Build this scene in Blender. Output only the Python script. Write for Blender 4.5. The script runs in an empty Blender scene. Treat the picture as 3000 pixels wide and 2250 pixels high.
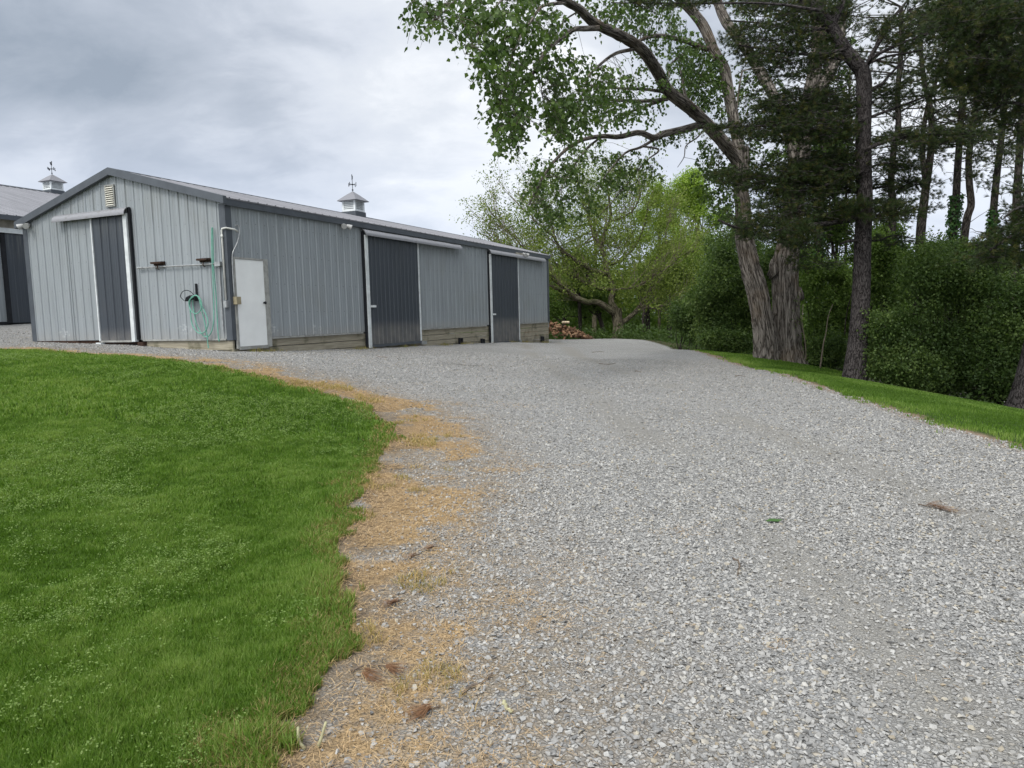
import bpy, math, numpy as np
from mathutils import Vector, Matrix
rng = np.random.default_rng(7)
SC = bpy.context.scene
COL = SC.collection
CH = 1.6                                    # eye height

# ------------------------------------------------------------------ camera
FPX, PITCH, ROLL = 2070.5, .0987, .0246     # focal length in px of a 3000 px wide frame
Fw = np.array([0, math.cos(PITCH), -math.sin(PITCH)])
_U = np.array([0, math.sin(PITCH), math.cos(PITCH)]); _R = np.array([1., 0, 0])
Up = _U*math.cos(ROLL) + _R*math.sin(ROLL)
Rt = _R*math.cos(ROLL) - _U*math.sin(ROLL)
EYE = np.array([0, 0, CH])
cam = bpy.data.cameras.new('camera'); cam.sensor_width = 36; cam.lens = FPX/3000*36
cam.clip_end = 2000; cam.clip_start = .05
co = bpy.data.objects.new('camera', cam); COL.objects.link(co)
co.matrix_world = Matrix(((Rt[0], Up[0], -Fw[0], 0), (Rt[1], Up[1], -Fw[1], 0), (Rt[2], Up[2], -Fw[2], CH), (0, 0, 0, 1)))
SC.camera = co

def at(u, v, d):
    """survey point: photo direction (3000x2250) at a distance d in front of the eye"""
    return EYE + d*(Fw + Rt*((u-1500)/FPX) - Up*((v-1125)/FPX))
def ats(pts, d):
    """list of (u,v) or (u,v,d) -> array of points"""
    return np.array([at(p[0], p[1], p[2] if len(p) > 2 else d) for p in pts])

# ------------------------------------------------------------------ mesh helpers
def np_mesh(name, V, faces, mat, parent=None, var=None, uv=None, smooth=False, attrs=None, origin=None):
    V = np.asarray(V, dtype=np.float64)
    if origin is not None: V = V - np.asarray(origin)
    if not isinstance(faces, list): faces = [faces]
    faces = [np.asarray(f, dtype=np.int32) for f in faces if len(f)]
    me = bpy.data.meshes.new(name)
    me.vertices.add(len(V)); me.vertices.foreach_set('co', V.astype(np.float32).ravel())
    loops = np.concatenate([f.ravel() for f in faces])
    tot = np.concatenate([np.full(len(f), f.shape[1], np.int32) for f in faces])
    st = np.concatenate([[0], np.cumsum(tot)[:-1]]).astype(np.int32)
    me.loops.add(len(loops)); me.loops.foreach_set('vertex_index', loops)
    me.polygons.add(len(tot)); me.polygons.foreach_set('loop_start', st)
    me.polygons.foreach_set('loop_total', tot)
    me.polygons.foreach_set('use_smooth', np.full(len(tot), bool(smooth)))
    if uv is not None:
        l = me.uv_layers.new(name='UVMap'); l.data.foreach_set('uv', np.asarray(uv, np.float32)[loops].ravel())
    if var is not None:
        a = me.attributes.new('var', 'FLOAT', 'POINT'); a.data.foreach_set('value', np.asarray(var, np.float32))
    for k, w in (attrs or {}).items():
        a = me.attributes.new(k, 'FLOAT', 'POINT'); a.data.foreach_set('value', np.asarray(w, np.float32))
    me.update(calc_edges=True); me.validate()
    if mat: me.materials.append(mat)
    o = bpy.data.objects.new(name, me); COL.objects.link(o)
    if parent: o.parent = parent
    elif origin is not None: o.location = origin
    return o

class MB:
    """collects boxes, tubes, prisms and sheets; build() links them as ONE mesh"""
    def __init__(s): s.v = []; s.q = []; s.t = []; s.uv = []; s.n = 0
    def add(s, V, q=(), t=(), uv=None):
        V = np.asarray(V, float)
        s.v.append(V); s.uv.append(np.zeros((len(V), 2)) if uv is None else np.asarray(uv, float))
        if len(q): s.q.append(np.asarray(q) + s.n)
        if len(t): s.t.append(np.asarray(t) + s.n)
        s.n += len(V); return s
    def box(s, x0, x1, y0, y1, z0, z1):
        V = [(x, y, z) for z in (z0, z1) for y in (y0, y1) for x in (x0, x1)]
        # duplicate corners per face so that the uv is metric
        F = [((0, 2, 3, 1), 0, 1), ((4, 5, 7, 6), 0, 1), ((0, 1, 5, 4), 0, 2), ((2, 6, 7, 3), 0, 2), ((0, 4, 6, 2), 1, 2), ((1, 3, 7, 5), 1, 2)]
        VV = []; UV = []; Q = []
        for k, (f, a, b) in enumerate(F):
            for i in f: VV.append(V[i]); UV.append((V[i][a], V[i][b]))
            Q.append([4*k, 4*k+1, 4*k+2, 4*k+3])
        return s.add(VV, Q, uv=UV)
    def prism(s, poly, a, b):
        """polygon given as 3-D points, extruded by vector b-a (convex)"""
        P = np.asarray(poly, float); e = np.asarray(b, float) - np.asarray(a, float); n = len(P)
        V = np.vstack([P, P+e]); Q = [[i, (i+1) % n, n+(i+1) % n, n+i] for i in range(n)]
        T = [[0, i+1, i] for i in range(1, n-1)] + [[n, n+i, n+i+1] for i in range(1, n-1)]
        return s.add(V, Q, T)
    def tube(s, path, r, k=8, cap=True):
        V, Q, uv = tube(path, r, k)
        T = []
        if cap:
            n = len(V)//(k+1); b = (n-1)*(k+1)
            T = [[0, i+1, i] for i in range(1, k-1)] + [[b, b+i, b+i+1] for i in range(1, k-1)]
        return s.add(V, Q, T, uv)
    def build(s, name, mat, parent=None, smooth=False, var=None, origin=None):
        V = np.vstack(s.v); F = []
        if s.q: F.append(np.vstack(s.q))
        if s.t: F.append(np.vstack(s.t))
        return np_mesh(name, V, F, mat, parent, uv=np.vstack(s.uv), smooth=smooth, var=var, origin=origin)

def frames(P):
    P = np.asarray(P, float); T = np.gradient(P, axis=0); T /= np.linalg.norm(T, axis=1)[:, None]+1e-9
    a = np.array([0, 1., 0]) if abs(T[0][1]) < .9 else np.array([1., 0, 0])
    n = a - T[0]*(a@T[0]); n /= np.linalg.norm(n); Ns = [n]
    for i in range(1, len(P)):
        n = Ns[-1] - T[i]*(Ns[-1]@T[i]); n /= np.linalg.norm(n)+1e-9; Ns.append(n)
    Ns = np.array(Ns); return T, Ns, np.cross(T, Ns)
def tube(path, r, k=8):
    P = np.asarray(path, float); n = len(P); r = np.broadcast_to(np.asarray(r, float), (n,)) if np.ndim(r) else np.full(n, r)
    T, A, B = frames(P); th = np.linspace(0, 2*np.pi, k+1)
    ring = A[:, None]*np.cos(th)[None, :, None] + B[:, None]*np.sin(th)[None, :, None]
    V = P[:, None] + ring*r[:, None, None]
    L = np.concatenate([[0], np.cumsum(np.linalg.norm(np.diff(P, axis=0), axis=1))])
    uv = np.stack([np.broadcast_to(th/(2*np.pi)*max(.02, float(r.max()))*2*np.pi, (n, k+1)), np.broadcast_to(L[:, None], (n, k+1))], -1)
    i = np.arange(n-1)[:, None]*(k+1) + np.arange(k)[None]
    Q = np.stack([i, i+1, i+k+2, i+k+1], -1).reshape(-1, 4)
    return V.reshape(-1, 3), Q, uv.reshape(-1, 2)
def spline(pts, n=24):
    """Catmull-Rom through the points (any dimension)"""
    P = np.asarray(pts, float); P = np.vstack([2*P[0]-P[1], P, 2*P[-1]-P[-2]]); m = len(P)-3; out = []
    for t in np.linspace(0, m-1e-6, n):
        i = int(t); f = t-i; a, b, c, d = P[i:i+4]
        out.append(.5*((2*b)+(-a+c)*f+(2*a-5*b+4*c-d)*f*f+(-a+3*b-3*c+d)*f**3))
    return np.array(out)
def unit(a): return a/(np.linalg.norm(a, axis=-1, keepdims=True)+1e-9)
def rdir(n, r=None): return unit((r or rng).normal(size=(n, 3)))

def hash2(ix, iy, s):
    h = (ix.astype(np.int64)*374761393 + iy.astype(np.int64)*668265263 + s*974711) & 0x7fffffff
    h = ((h ^ (h >> 13))*1274126177) & 0x7fffffff
    return ((h ^ (h >> 16)) & 0xffff)/65535.
def vnoise(x, y, s=0, px=None):
    ix = np.floor(x); iy = np.floor(y); fx = x-ix; fy = y-iy; fx = fx*fx*(3-2*fx); fy = fy*fy*(3-2*fy)
    w = (lambda a: a % px) if px else (lambda a: a)
    a = hash2(w(ix), iy, s); b = hash2(w(ix+1), iy, s); c = hash2(w(ix), iy+1, s); d = hash2(w(ix+1), iy+1, s)
    return (a*(1-fx)+b*fx)*(1-fy)+(c*(1-fx)+d*fx)*fy
def fbm(x, y, s=0, o=4):
    t = 0; a = .5
    for k in range(o): t = t+a*vnoise(x, y, s+k); x = x*2.03; y = y*2.03; a *= .5
    return t

def thing(name, label, cat, loc=(0, 0, 0), rz=0, group=None):
    o = bpy.data.objects.new(name, None); COL.objects.link(o); o.empty_display_size = .3
    o.location = loc; o.rotation_euler = (0, 0, rz); o['label'] = label; o['category'] = cat
    if group: o['group'] = group
    return o
def tag(o, label=None, cat=None, group=None, kind=None):
    if label: o['label'] = label
    if cat: o['category'] = cat
    if group: o['group'] = group
    if kind: o['kind'] = kind
    return o

# ------------------------------------------------------------------ materials
class NT:
    def __init__(s, nt): s.nt = nt
    def n(s, typ, **kw):
        nd = s.nt.nodes.new(typ)
        ins = kw.pop('ins', {})
        for k, v in kw.items(): setattr(nd, k, v)
        for k, v in ins.items(): s.set(nd, k, v)
        return nd
    def set(s, nd, k, v):
        sk = nd.inputs[k]
        if isinstance(v, bpy.types.NodeSocket): s.nt.links.new(v, sk)
        else: sk.default_value = v
    def math(s, op, a, b=0., c=None, clamp=False):
        nd = s.n('ShaderNodeMath', operation=op, use_clamp=clamp); s.set(nd, 0, a); s.set(nd, 1, b)
        if c is not None: s.set(nd, 2, c)
        return nd.outputs[0]
    def mix(s, f, a, b, mode='MIX'):
        nd = s.n('ShaderNodeMix', data_type='RGBA', blend_type=mode)
        s.set(nd, 'Factor', f)
        for k, v in ((6, a), (7, b)):
            if not isinstance(v, bpy.types.NodeSocket): v = (*v, 1) if len(v) == 3 else v
            s.set(nd, k, v)
        return nd.outputs[2]
    def ramp(s, f, pts):
        nd = s.n('ShaderNodeValToRGB'); s.set(nd, 0, f); e = nd.color_ramp.elements
        while len(e) < len(pts): e.new(.5)
        for el, (p, c) in zip(e, pts): el.position = p; el.color = (*c, 1) if np.ndim(c) else (c, c, c, 1)
        return nd.outputs[0]
    def ss(s, x, a, b):
        nd = s.n('ShaderNodeMapRange', interpolation_type='SMOOTHSTEP'); s.set(nd, 0, x); s.set(nd, 1, a); s.set(nd, 2, b); return nd.outputs[0]
    def noise(s, co, sc, det=4., rough=.55, dist=0.):
        nd = s.n('ShaderNodeTexNoise', ins={'Scale': sc, 'Detail': det, 'Roughness': rough, 'Distortion': dist})
        if co is not None: s.set(nd, 'Vector', co)
        return nd
    def vor(s, co, sc, feature='F1', rand=1.):
        nd = s.n('ShaderNodeTexVoronoi', feature=feature, ins={'Scale': sc, 'Randomness': rand})
        if co is not None: s.set(nd, 'Vector', co)
        return nd
    def scale(s, co, v):
        nd = s.n('ShaderNodeVectorMath', operation='MULTIPLY'); s.set(nd, 0, co); s.set(nd, 1, v); return nd.outputs[0]
    def attr(s, name): return s.n('ShaderNodeAttribute', attribute_name=name).outputs['Fac']
    def obj(s): return s.n('ShaderNodeTexCoord').outputs['Object']
    def uv(s): return s.n('ShaderNodeTexCoord').outputs['UV']
    def sep(s, v): nd = s.n('ShaderNodeSeparateXYZ'); s.set(nd, 0, v); return nd.outputs
    def bump(s, h, dist=.01, st=1.):
        nd = s.n('ShaderNodeBump', ins={'Distance': dist, 'Strength': st}); s.set(nd, 'Height', h); return nd.outputs[0]
def mat(name, fn, rough=.7, spec=.3, metal=0.):
    m = bpy.data.materials.new(name); m.use_nodes = True; t = NT(m.node_tree)
    b = m.node_tree.nodes['Principled BSDF']; b.inputs['Roughness'].default_value = rough
    b.inputs['Specular IOR Level'].default_value = spec; b.inputs['Metallic'].default_value = metal
    r = fn(t, b)
    if r is not None: t.set(b, 'Base Color', r if isinstance(r, bpy.types.NodeSocket) else (*r, 1))
    return m
def plain(name, c, rough=.6, spec=.3, vary=.15, sc=6., metal=0.):
    def f(t, b):
        n = t.noise(t.obj(), sc, 5.).outputs[0]
        return t.mix(t.ss(n, .3, .7), tuple(x*(1-vary) for x in c), tuple(min(1, x*(1+vary)) for x in c))
    return mat(name, f, rough, spec, metal)
def leafmat(name, c0, c1, c2, trans=.35, rough=.5):
    """leaf colours spread by the per-leaf attribute; light passes partly through"""
    m = bpy.data.materials.new(name); m.use_nodes = True; t = NT(m.node_tree); nt = m.node_tree
    b = nt.nodes['Principled BSDF']; out = nt.nodes['Material Output']
    col = t.ramp(t.attr('var'), [(0, c0), (.5, c1), (1, c2)])
    t.set(b, 'Base Color', col); b.inputs['Roughness'].default_value = rough; b.inputs['Specular IOR Level'].default_value = .25
    tr = t.n('ShaderNodeBsdfTranslucent'); t.set(tr, 0, t.mix(1., col, (1.15, 1.3, .6), 'MULTIPLY'))
    mx = t.n('ShaderNodeMixShader'); t.set(mx, 0, trans); nt.links.new(b.outputs[0], mx.inputs[1]); nt.links.new(tr.outputs[0], mx.inputs[2])
    nt.links.new(mx.outputs[0], out.inputs[0]); return m

def siding_fn(base, dirt):
    def f(t, b):
        x, y, z = t.sep(t.uv())[:3]
        st = t.noise(t.scale(t.uv(), (7, .35, 1)), 1., 5., .6).outputs[0]
        big = t.noise(t.uv(), .7, 3.).outputs[0]
        c = t.mix(t.ss(st, .42, .75), base, tuple(v*.80 for v in base))
        c = t.mix(t.math('MULTIPLY', t.ss(big, .5, .75), .35), c, dirt)
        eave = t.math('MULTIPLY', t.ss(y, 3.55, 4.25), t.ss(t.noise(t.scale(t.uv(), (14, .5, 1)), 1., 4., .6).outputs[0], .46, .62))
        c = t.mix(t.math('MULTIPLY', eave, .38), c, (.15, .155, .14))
        # screw heads: rows every 0.7 m, beside each rib
        fx = t.math('ABSOLUTE', t.math('SUBTRACT', t.math('FRACT', t.math('DIVIDE', t.math('ADD', x, .0), .305)), .17))
        fz = t.math('ABSOLUTE', t.math('SUBTRACT', t.math('FRACT', t.math('DIVIDE', y, .72)), .5))
        scr = t.math('MULTIPLY', t.math('LESS_THAN', fx, .045), t.math('LESS_THAN', fz, .017))
        c = t.mix(t.math('MULTIPLY', scr, .55), c, (.07, .065, .06))
        rib_shade = t.math('MULTIPLY', t.ss(t.math('ABSOLUTE', t.math('SUBTRACT', fx, .032)), .02, .004), t.ss(t.noise(t.scale(t.uv(), (3, .5, 1)), 1., 4.).outputs[0], .35, .6))  # shadow lines of the ribs painted into the colour, broken by noise
        c = t.mix(t.math('MULTIPLY', rib_shade, .5), c, tuple(v*.35 for v in base))
        sc = t.noise(t.scale(t.uv(), (7, 9, 1)), 1., 5., .7).outputs[0]
        def spot(px, py, r0):
            q = t.math('ADD', t.math('POWER', t.math('DIVIDE', t.math('SUBTRACT', x, px), r0), 2.), t.math('POWER', t.math('DIVIDE', t.math('SUBTRACT', y, py), r0*.55), 2.)); return t.math('MULTIPLY', t.ss(q, 1., .2), t.ss(sc, .5, .62))
        for px, py in () if base[0] < .1 else ((3.0, 1.32), (5.9, 1.42), (1.35, 1.38)): c = t.mix(t.math('MULTIPLY', spot(px, py, .28), .7), c, (.55, .57, .58))
        dust = t.math('MULTIPLY', t.ss(y, 1.55, 1.15), t.noise(t.uv(), 3., 4.).outputs[0])
        c = t.mix(t.math('MULTIPLY', dust, .55), c, (.33, .30, .26))
        t.set(b, 'Normal', t.bump(t.noise(t.scale(t.uv(), (2.2, .8, 1)), 1., 2.).outputs[0], .02, .25))
        return c
    return f
M = {}
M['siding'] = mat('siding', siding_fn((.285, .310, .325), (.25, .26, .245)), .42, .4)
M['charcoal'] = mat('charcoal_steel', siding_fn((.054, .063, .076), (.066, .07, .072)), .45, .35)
M['trim_dark'] = plain('trim_dark', (.075, .085, .098), .45, .35, .12, 3.)
M['black'] = plain('black_rubber', (.016, .017, .02), .6, .2)
M['white'] = plain('white_trim', (.62, .65, .65), .5, .3, .12, 5.)
M['door_white'] = plain('door_white', (.82, .83, .81), .45, .35, .04, 2.)
M['frame_grey'] = plain('frame_grey', (.30, .30, .28), .6, .3, .2, 7.)
M['vent_cream'] = plain('vent_cream', (.60, .58, .50), .6, .3, .12)
M['cupola_white'] = plain('cupola_white', (.70, .73, .73), .5, .3, .08)
M['pvc'] = plain('pvc_pipe', (.62, .62, .58), .45, .35, .1)
M['steel'] = plain('galvanised', (.34, .35, .35), .4, .5, .2, 12., .4)
M['box_tan'] = plain('box_tan', (.30, .26, .17), .6, .3, .15)
M['rust'] = plain('rust', (.05, .03, .022), .8, .15, .5, 20.)
M['iron'] = plain('iron', (.045, .05, .06), .6, .3)
M['hose'] = plain('hose', (.14, .36, .275), .4, .4, .15, 9.)
M['lamp'] = plain('lamp_head', (.40, .40, .39), .4, .4, .1)
M['beige'] = plain('raw_board', (.36, .33, .27), .8, .2, .25, 3.)
def roof_fn(t, b):
    st = t.noise(t.scale(t.uv(), (6, .4, 1)), 1., 4.).outputs[0]
    return t.mix(t.ss(st, .35, .7), (.17, .17, .185), (.23, .23, .25))
M['roof'] = mat('roof_steel', roof_fn, .5, .3, .0)
def hood_fn(t, b):
    st = t.noise(t.scale(t.obj(), (5, 5, 12)), 1., 5.).outputs[0]
    return t.mix(t.ss(st, .5, .8), (.27, .27, .285), (.17, .165, .155))
M['hood'] = mat('hood_steel', hood_fn, .4, .5, .2)
def plank_fn(t, b):
    x, y, z = t.sep(t.uv())[:3]
    g = t.noise(t.scale(t.uv(), (1.5, 45, 1)), 1., 5., .65).outputs[0]
    s = t.noise(t.uv(), 1.6, 5.).outputs[0]
    c = t.mix(t.ss(g, .3, .75), (.23, .205, .15), (.44, .40, .31))
    c = t.mix(t.math('MULTIPLY', t.ss(s, .52, .7), .6), c, (.075, .082, .035))
    c = t.mix(t.math('MULTIPLY', t.ss(t.math('ADD', s, t.math('MULTIPLY', t.ss(y, .75, .3), .2)), .55, .75), .5), c, (.06, .055, .04))
    t.set(b, 'Normal', t.bump(g, .006, .7)); return c
M['plank'] = mat('weathered_plank', plank_fn, .85, .15)
def bark_fn(lo, hi, su, sv, dist, tint=None, cracks=.0):
    """long ridges and furrows running up the stem"""
    def f(t, b):
        uv = t.scale(t.uv(), (su, sv, 1))
        a = t.noise(uv, 1., 3., .5, .6).outputs[0]; r = t.ss(t.math('ABSOLUTE', t.math('SUBTRACT', a, .5)), 0., .10)
        a2 = t.noise(t.scale(t.uv(), (su*2.3, sv*3., 1)), 1., 3., .5, .4).outputs[0]; r2 = t.ss(t.math('ABSOLUTE', t.math('SUBTRACT', a2, .5)), 0., .12)
        n = t.noise(t.scale(t.uv(), (su*3, sv*6, 1)), 1., 5., .65).outputs[0]
        h = t.math('ADD', t.math('MULTIPLY', r, .6), t.math('ADD', t.math('MULTIPLY', r2, .25), t.math('MULTIPLY', n, .35)))
        c = t.ramp(h, [(.22, tuple(x*.28 for x in lo)), (.5, lo), (.92, hi)])
        if tint: c = t.mix(t.ss(t.noise(t.obj(), .9, 4.).outputs[0], .5, .72), c, t.mix(.6, c, tint))
        t.set(b, 'Normal', t.bump(h, dist, .9)); return c
    return f
M['bark_cotton'] = mat('cottonwood_bark', bark_fn((.13, .112, .095), (.27, .24, .208), 11., 1.2, .06, (.16, .115, .075)), .9, .1)
M['bark_pine'] = mat('pine_bark', bark_fn((.036, .031, .030), (.088, .078, .076), 16., 6., .02), .9, .1)
M['bark_dark'] = mat('dark_bark', bark_fn((.026, .022, .019), (.075, .065, .056), 11., 3., .012), .9, .1)
M['bark_willow'] = mat('mossy_bark', bark_fn((.06, .052, .034), (.16, .14, .10), 9., 2., .015, (.07, .085, .03)), .9, .1)
M['twig'] = plain('twig', (.075, .062, .05), .85, .15, .3, 2.)
M['twig_pale'] = plain('twig_pale', (.20, .165, .125), .85, .15, .3, 2.)
M['stick'] = plain('stick', (.14, .11, .085), .85, .15, .3, 30.)
M['stalk'] = plain('dry_stalk', (.38, .36, .22), .8, .15, .2, 30.)
M['leaf_cotton'] = leafmat('cottonwood_leaf', (.034, .062, .016), (.064, .110, .025), (.13, .19, .05), .32)
M['leaf_willow'] = leafmat('willow_leaf', (.085, .12, .025), (.16, .21, .04), (.28, .33, .085), .4)
M['leaf_lime'] = leafmat('lime_leaf', (.15, .23, .03), (.23, .34, .045), (.33, .42, .09), .4)
M['leaf_bush'] = leafmat('bush_leaf', (.042, .074, .020), (.070, .116, .030), (.15, .21, .055), .35)
M['leaf_under'] = leafmat('understory_leaf', (.055, .095, .022), (.10, .16, .035), (.18, .26, .06), .4)
M['leaf_ivy'] = leafmat('ivy_leaf', (.018, .055, .014), (.035, .095, .022), (.08, .17, .04), .3)
M['needle'] = leafmat('pine_needle', (.026, .044, .014), (.045, .070, .020), (.13, .11, .030), .15)
M['grass'] = leafmat('grass_blade', (.076, .146, .018), (.136, .236, .036), (.25, .33, .09), .42)
M['grass_dry'] = leafmat('dry_grass', (.14, .19, .04), (.33, .26, .11), (.52, .37, .17), .3)
M['weed'] = leafmat('weed_leaf', (.115, .195, .038), (.19, .28, .07), (.28, .36, .12), .4)
M['litter'] = leafmat('needle_litter', (.23, .15, .08), (.45, .305, .155), (.62, .45, .26), .1, .8)
M['brown_needle'] = leafmat('dead_needle', (.13, .065, .036), (.22, .115, .06), (.30, .165, .085), .1, .8)
def log_fn(t, b):
    r = t.n('ShaderNodeObjectInfo').outputs['Random']
    g = t.noise(t.scale(t.obj(), (3, 40, 40)), 1., 4.).outputs[0]
    c = t.ramp(r, [(0, (.05, .033, .024)), (.35, (.15, .085, .05)), (.7, (.25, .145, .085)), (1, (.34, .23, .14))])
    return t.mix(t.math('MULTIPLY', t.ss(g, .4, .7), .6), c, (.09, .05, .03))
M['log'] = mat('split_log', log_fn, .85, .15)
M['log_pale'] = plain('pale_log', (.55, .45, .31), .85, .15, .2, 9.)
M['leaf_green'] = plain('fallen_leaf', (.05, .11, .03), .6, .2)

# ------------------------------------------------------------------ terrain
LAWN = [(-.75, -3), (-.98, 0), (-.99, 2.4), (-.93, 2.75), (-.90, 3.3), (-1.01, 4.05), (-1.26, 4.85), (-1.38, 6.2), (-1.42, 7.85), (-1.66, 9.2), (-2.08, 9.95), (-2.55, 10.3), (-3.3, 10.8), (-4.55, 11.75), (-6.2, 12.9), (-8.0, 13.8), (-11.4, 15.8), (-20, 18.5), (-40, 22), (-60, 0), (-30, -20), (-.75, -20)]
VERGE = [(5.3, -20), (5.45, 0), (5.6, 5), (5.7, 7.9), (6.0, 11.3), (6.7, 17.3), (7.1, 23), (7.3, 27.5), (8.3, 30), (11.5, 29), (11.6, 26), (10.6, 23.5), (10.2, 20.5), (10.3, 18), (11.2, 16), (13, 14.5), (18, 12), (30, 8), (30, -20)]
CT = [(0, 0, 0), (0, -8, 0), (3, 0, 0), (3, 5, 0), (0, 5, 0), (2, 10, 0), (4.5, 10, 0), (4, 17, .02), (5, 25, .02), (3, 25, .04), (1, 17, .22), (-1, 13, .33), (4, 33, .04), (6, 34, -.02),
      (-.9, 2.5, 0), (-1.2, 5.1, .04), (-1.66, 9.3, .22), (-2.4, 9.9, .38), (-3.1, 10.3, .5), (-4.3, 11.1, .68), (-5.6, 11.7, .82), (-7.6, 13, .95), (-10.3, 14.2, 1.05),
      (-6.6, 16.8, .87), (-8.5, 17.6, .95), (-10.2, 18.5, 1.05), (-13.4, 20, 1.16), (-5.8, 18.5, .78), (-4.6, 21.3, .66), (-3.0, 24.8, .56), (-1.9, 27, .49), (.3, 31.9, .33), (1.9, 35.9, .12),
      (-4, 15, .72), (-2.5, 18.5, .5), (0, 24, .3), (0, 36, .3), (3, 40, .06), (2, 42.5, .05), (6, 41.5, .04), (9, 40, -.15), (5.7, 7.9, 0), (6, 11.3, 0), (6.7, 17.3, 0), (7.3, 27.8, 0),
      (9.3, 24.7, -.22), (9.1, 18.9, -.4), (10.8, 18.7, -.75), (12.3, 17.1, -1.), (9, 12, -.42), (8, 8, -.3), (12, 10, -1.0), (10.5, 29, -.6), (16, 22, -1.5), (24, 30, -2.4), (24, 10, -2.2), (9, 2, -.35), (14, 0, -1), (10, 36, -.9),
      (5, 47, -.7), (12, 47, -1.4), (0, 50, -.4), (5, 60, -2.4), (-8, 55, .3), (20, 60, -3), (28, 45, -3), (-17, 24.6, 1.68), (-13, 34, 1.75), (-22, 14, 1.35), (-24, 35, 1.9), (-8, 33, 1.2),
      (-5, 6, .33), (-3, 3, .1), (-8, 8, .68), (-12, 9, .95), (-8, 2, .35), (-5, -4, .1), (-18, 4, 1.0), (-30, 20, 1.8), (-30, -8, 1.2), (28, -8, -2.2)]
CT = np.array(CT, float)
def _tps(r2): return .5*r2*np.log(np.maximum(r2, 1e-9))
def _fit():
    X = CT[:, :2]; n = len(X); K = _tps(((X[:, None]-X[None])**2).sum(-1)) + np.eye(n)*.6
    P = np.c_[np.ones(n), X]; A = np.block([[K, P], [P.T, np.zeros((3, 3))]])
    return np.linalg.solve(A, np.r_[CT[:, 2], np.zeros(3)])
_W = _fit()
def gz(x, y):
    x = np.clip(np.asarray(x, float), -32, 30); y = np.clip(np.asarray(y, float), -9, 62); sh = np.broadcast(x, y).shape
    X = np.stack(np.broadcast_arrays(x, y), -1).reshape(-1, 2); out = np.empty(len(X))
    for i in range(0, len(X), 20000):
        b = X[i:i+20000]; out[i:i+20000] = _tps(((b[:, None]-CT[None, :, :2])**2).sum(-1))@_W[:-3] + _W[-3] + b@_W[-2:]
    z = out.reshape(sh) + ((fbm(X[:, 0]*.9, X[:, 1]*.9, 3)-.47)*.05 + (fbm(X[:, 0]*3, X[:, 1]*3, 9, 2)-.35)*.012).reshape(sh)
    return float(z) if sh == () else z
def sdf(poly, x, y):
    """signed distance to a polygon, negative inside"""
    P = np.asarray(poly, float); Q = np.roll(P, -1, 0); X = np.stack([np.ravel(x), np.ravel(y)], -1)
    d = np.full(len(X), 1e9); ins = np.zeros(len(X), bool)
    for a, b in zip(P, Q):
        e = b-a; t = np.clip(((X-a)@e)/(e@e), 0, 1); d = np.minimum(d, np.linalg.norm(X-a-t[:, None]*e, axis=1))
        c = ((a[1] > X[:, 1]) != (b[1] > X[:, 1])); ins ^= c & (X[:, 0] < (b[0]-a[0])*(X[:, 1]-a[1])/(b[1]-a[1]+1e-12)+a[0])
    return np.where(ins, -d, d)
def sm(x, a, b): t = np.clip((x-a)/(b-a), 0, 1); return t*t*(3-2*t)
def tan_mask(x, y, d):
    """where dry needles cover the strip beside the lawn (0..1)"""
    w = d+.8*(fbm(x*1.3, y*1.3, 90)-.47); p = fbm(x*2.1, y*2.6, 93, 5)
    core = sm(d, -.25, .04)*sm(w, 1.75, .15); near = sm(y, 5.6, 3.4)
    a = core*(.14+.86*sm(p+.13*core-.08*near, .42, .64))*(1-.42*near)
    b = sm(w, 3.2, 1.)*sm(fbm(x*1.1+5, y*2.4, 95, 5), .58, .70)*sm(d, .2, .5)*.55
    return np.clip(np.maximum(a, b*.8), 0, 1)
def track(x, y):
    """packed wheel tracks along the drive (0..1)"""
    c = 2.35-.02*y+.35*np.sin(y*.16+.5); q = np.minimum(np.abs(x-c-.85), np.abs(x-c+.85)); return sm(q+.35*(fbm(x*1.4, y*.7, 97)-.47), .50, .05)*sm(fbm(x*.6, y*.45, 98), .30, .55)
def ground_hit(u, v):
    d = Fw + Rt*((u-1500)/FPX) - Up*((v-1125)/FPX); t = np.linspace(1, 70, 700); P = EYE + t[:, None]*d
    h = P[:, 2]-gz(P[:, 0], P[:, 1]); i = int(np.argmax(h < 0)); f = h[i-1]/(h[i-1]-h[i])
    return P[i-1]+(P[i]-P[i-1])*f

def grid_axis(lo, hi, a, b, fine, far_lo, far_hi):
    c = list(np.arange(a, b, fine)); s = fine; x = b
    while x < far_hi: c.append(x); s *= 1.22; x += s
    s = fine; x = a-fine
    while x > far_lo: c.insert(0, x); s *= 1.22; x -= s
    return np.array(c)
gx = grid_axis(0, 0, -13, 11, .14, -700, 700); gy = grid_axis(0, 0, 1.2, 30, .14, -60, 900)
GX, GY = np.meshgrid(gx, gy)
GZ = gz(GX, GY)
near = sm(np.hypot(GX, GY), 60, 30)
dl = sdf(LAWN, GX, GY); dv = sdf(VERGE, GX, GY)
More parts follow.
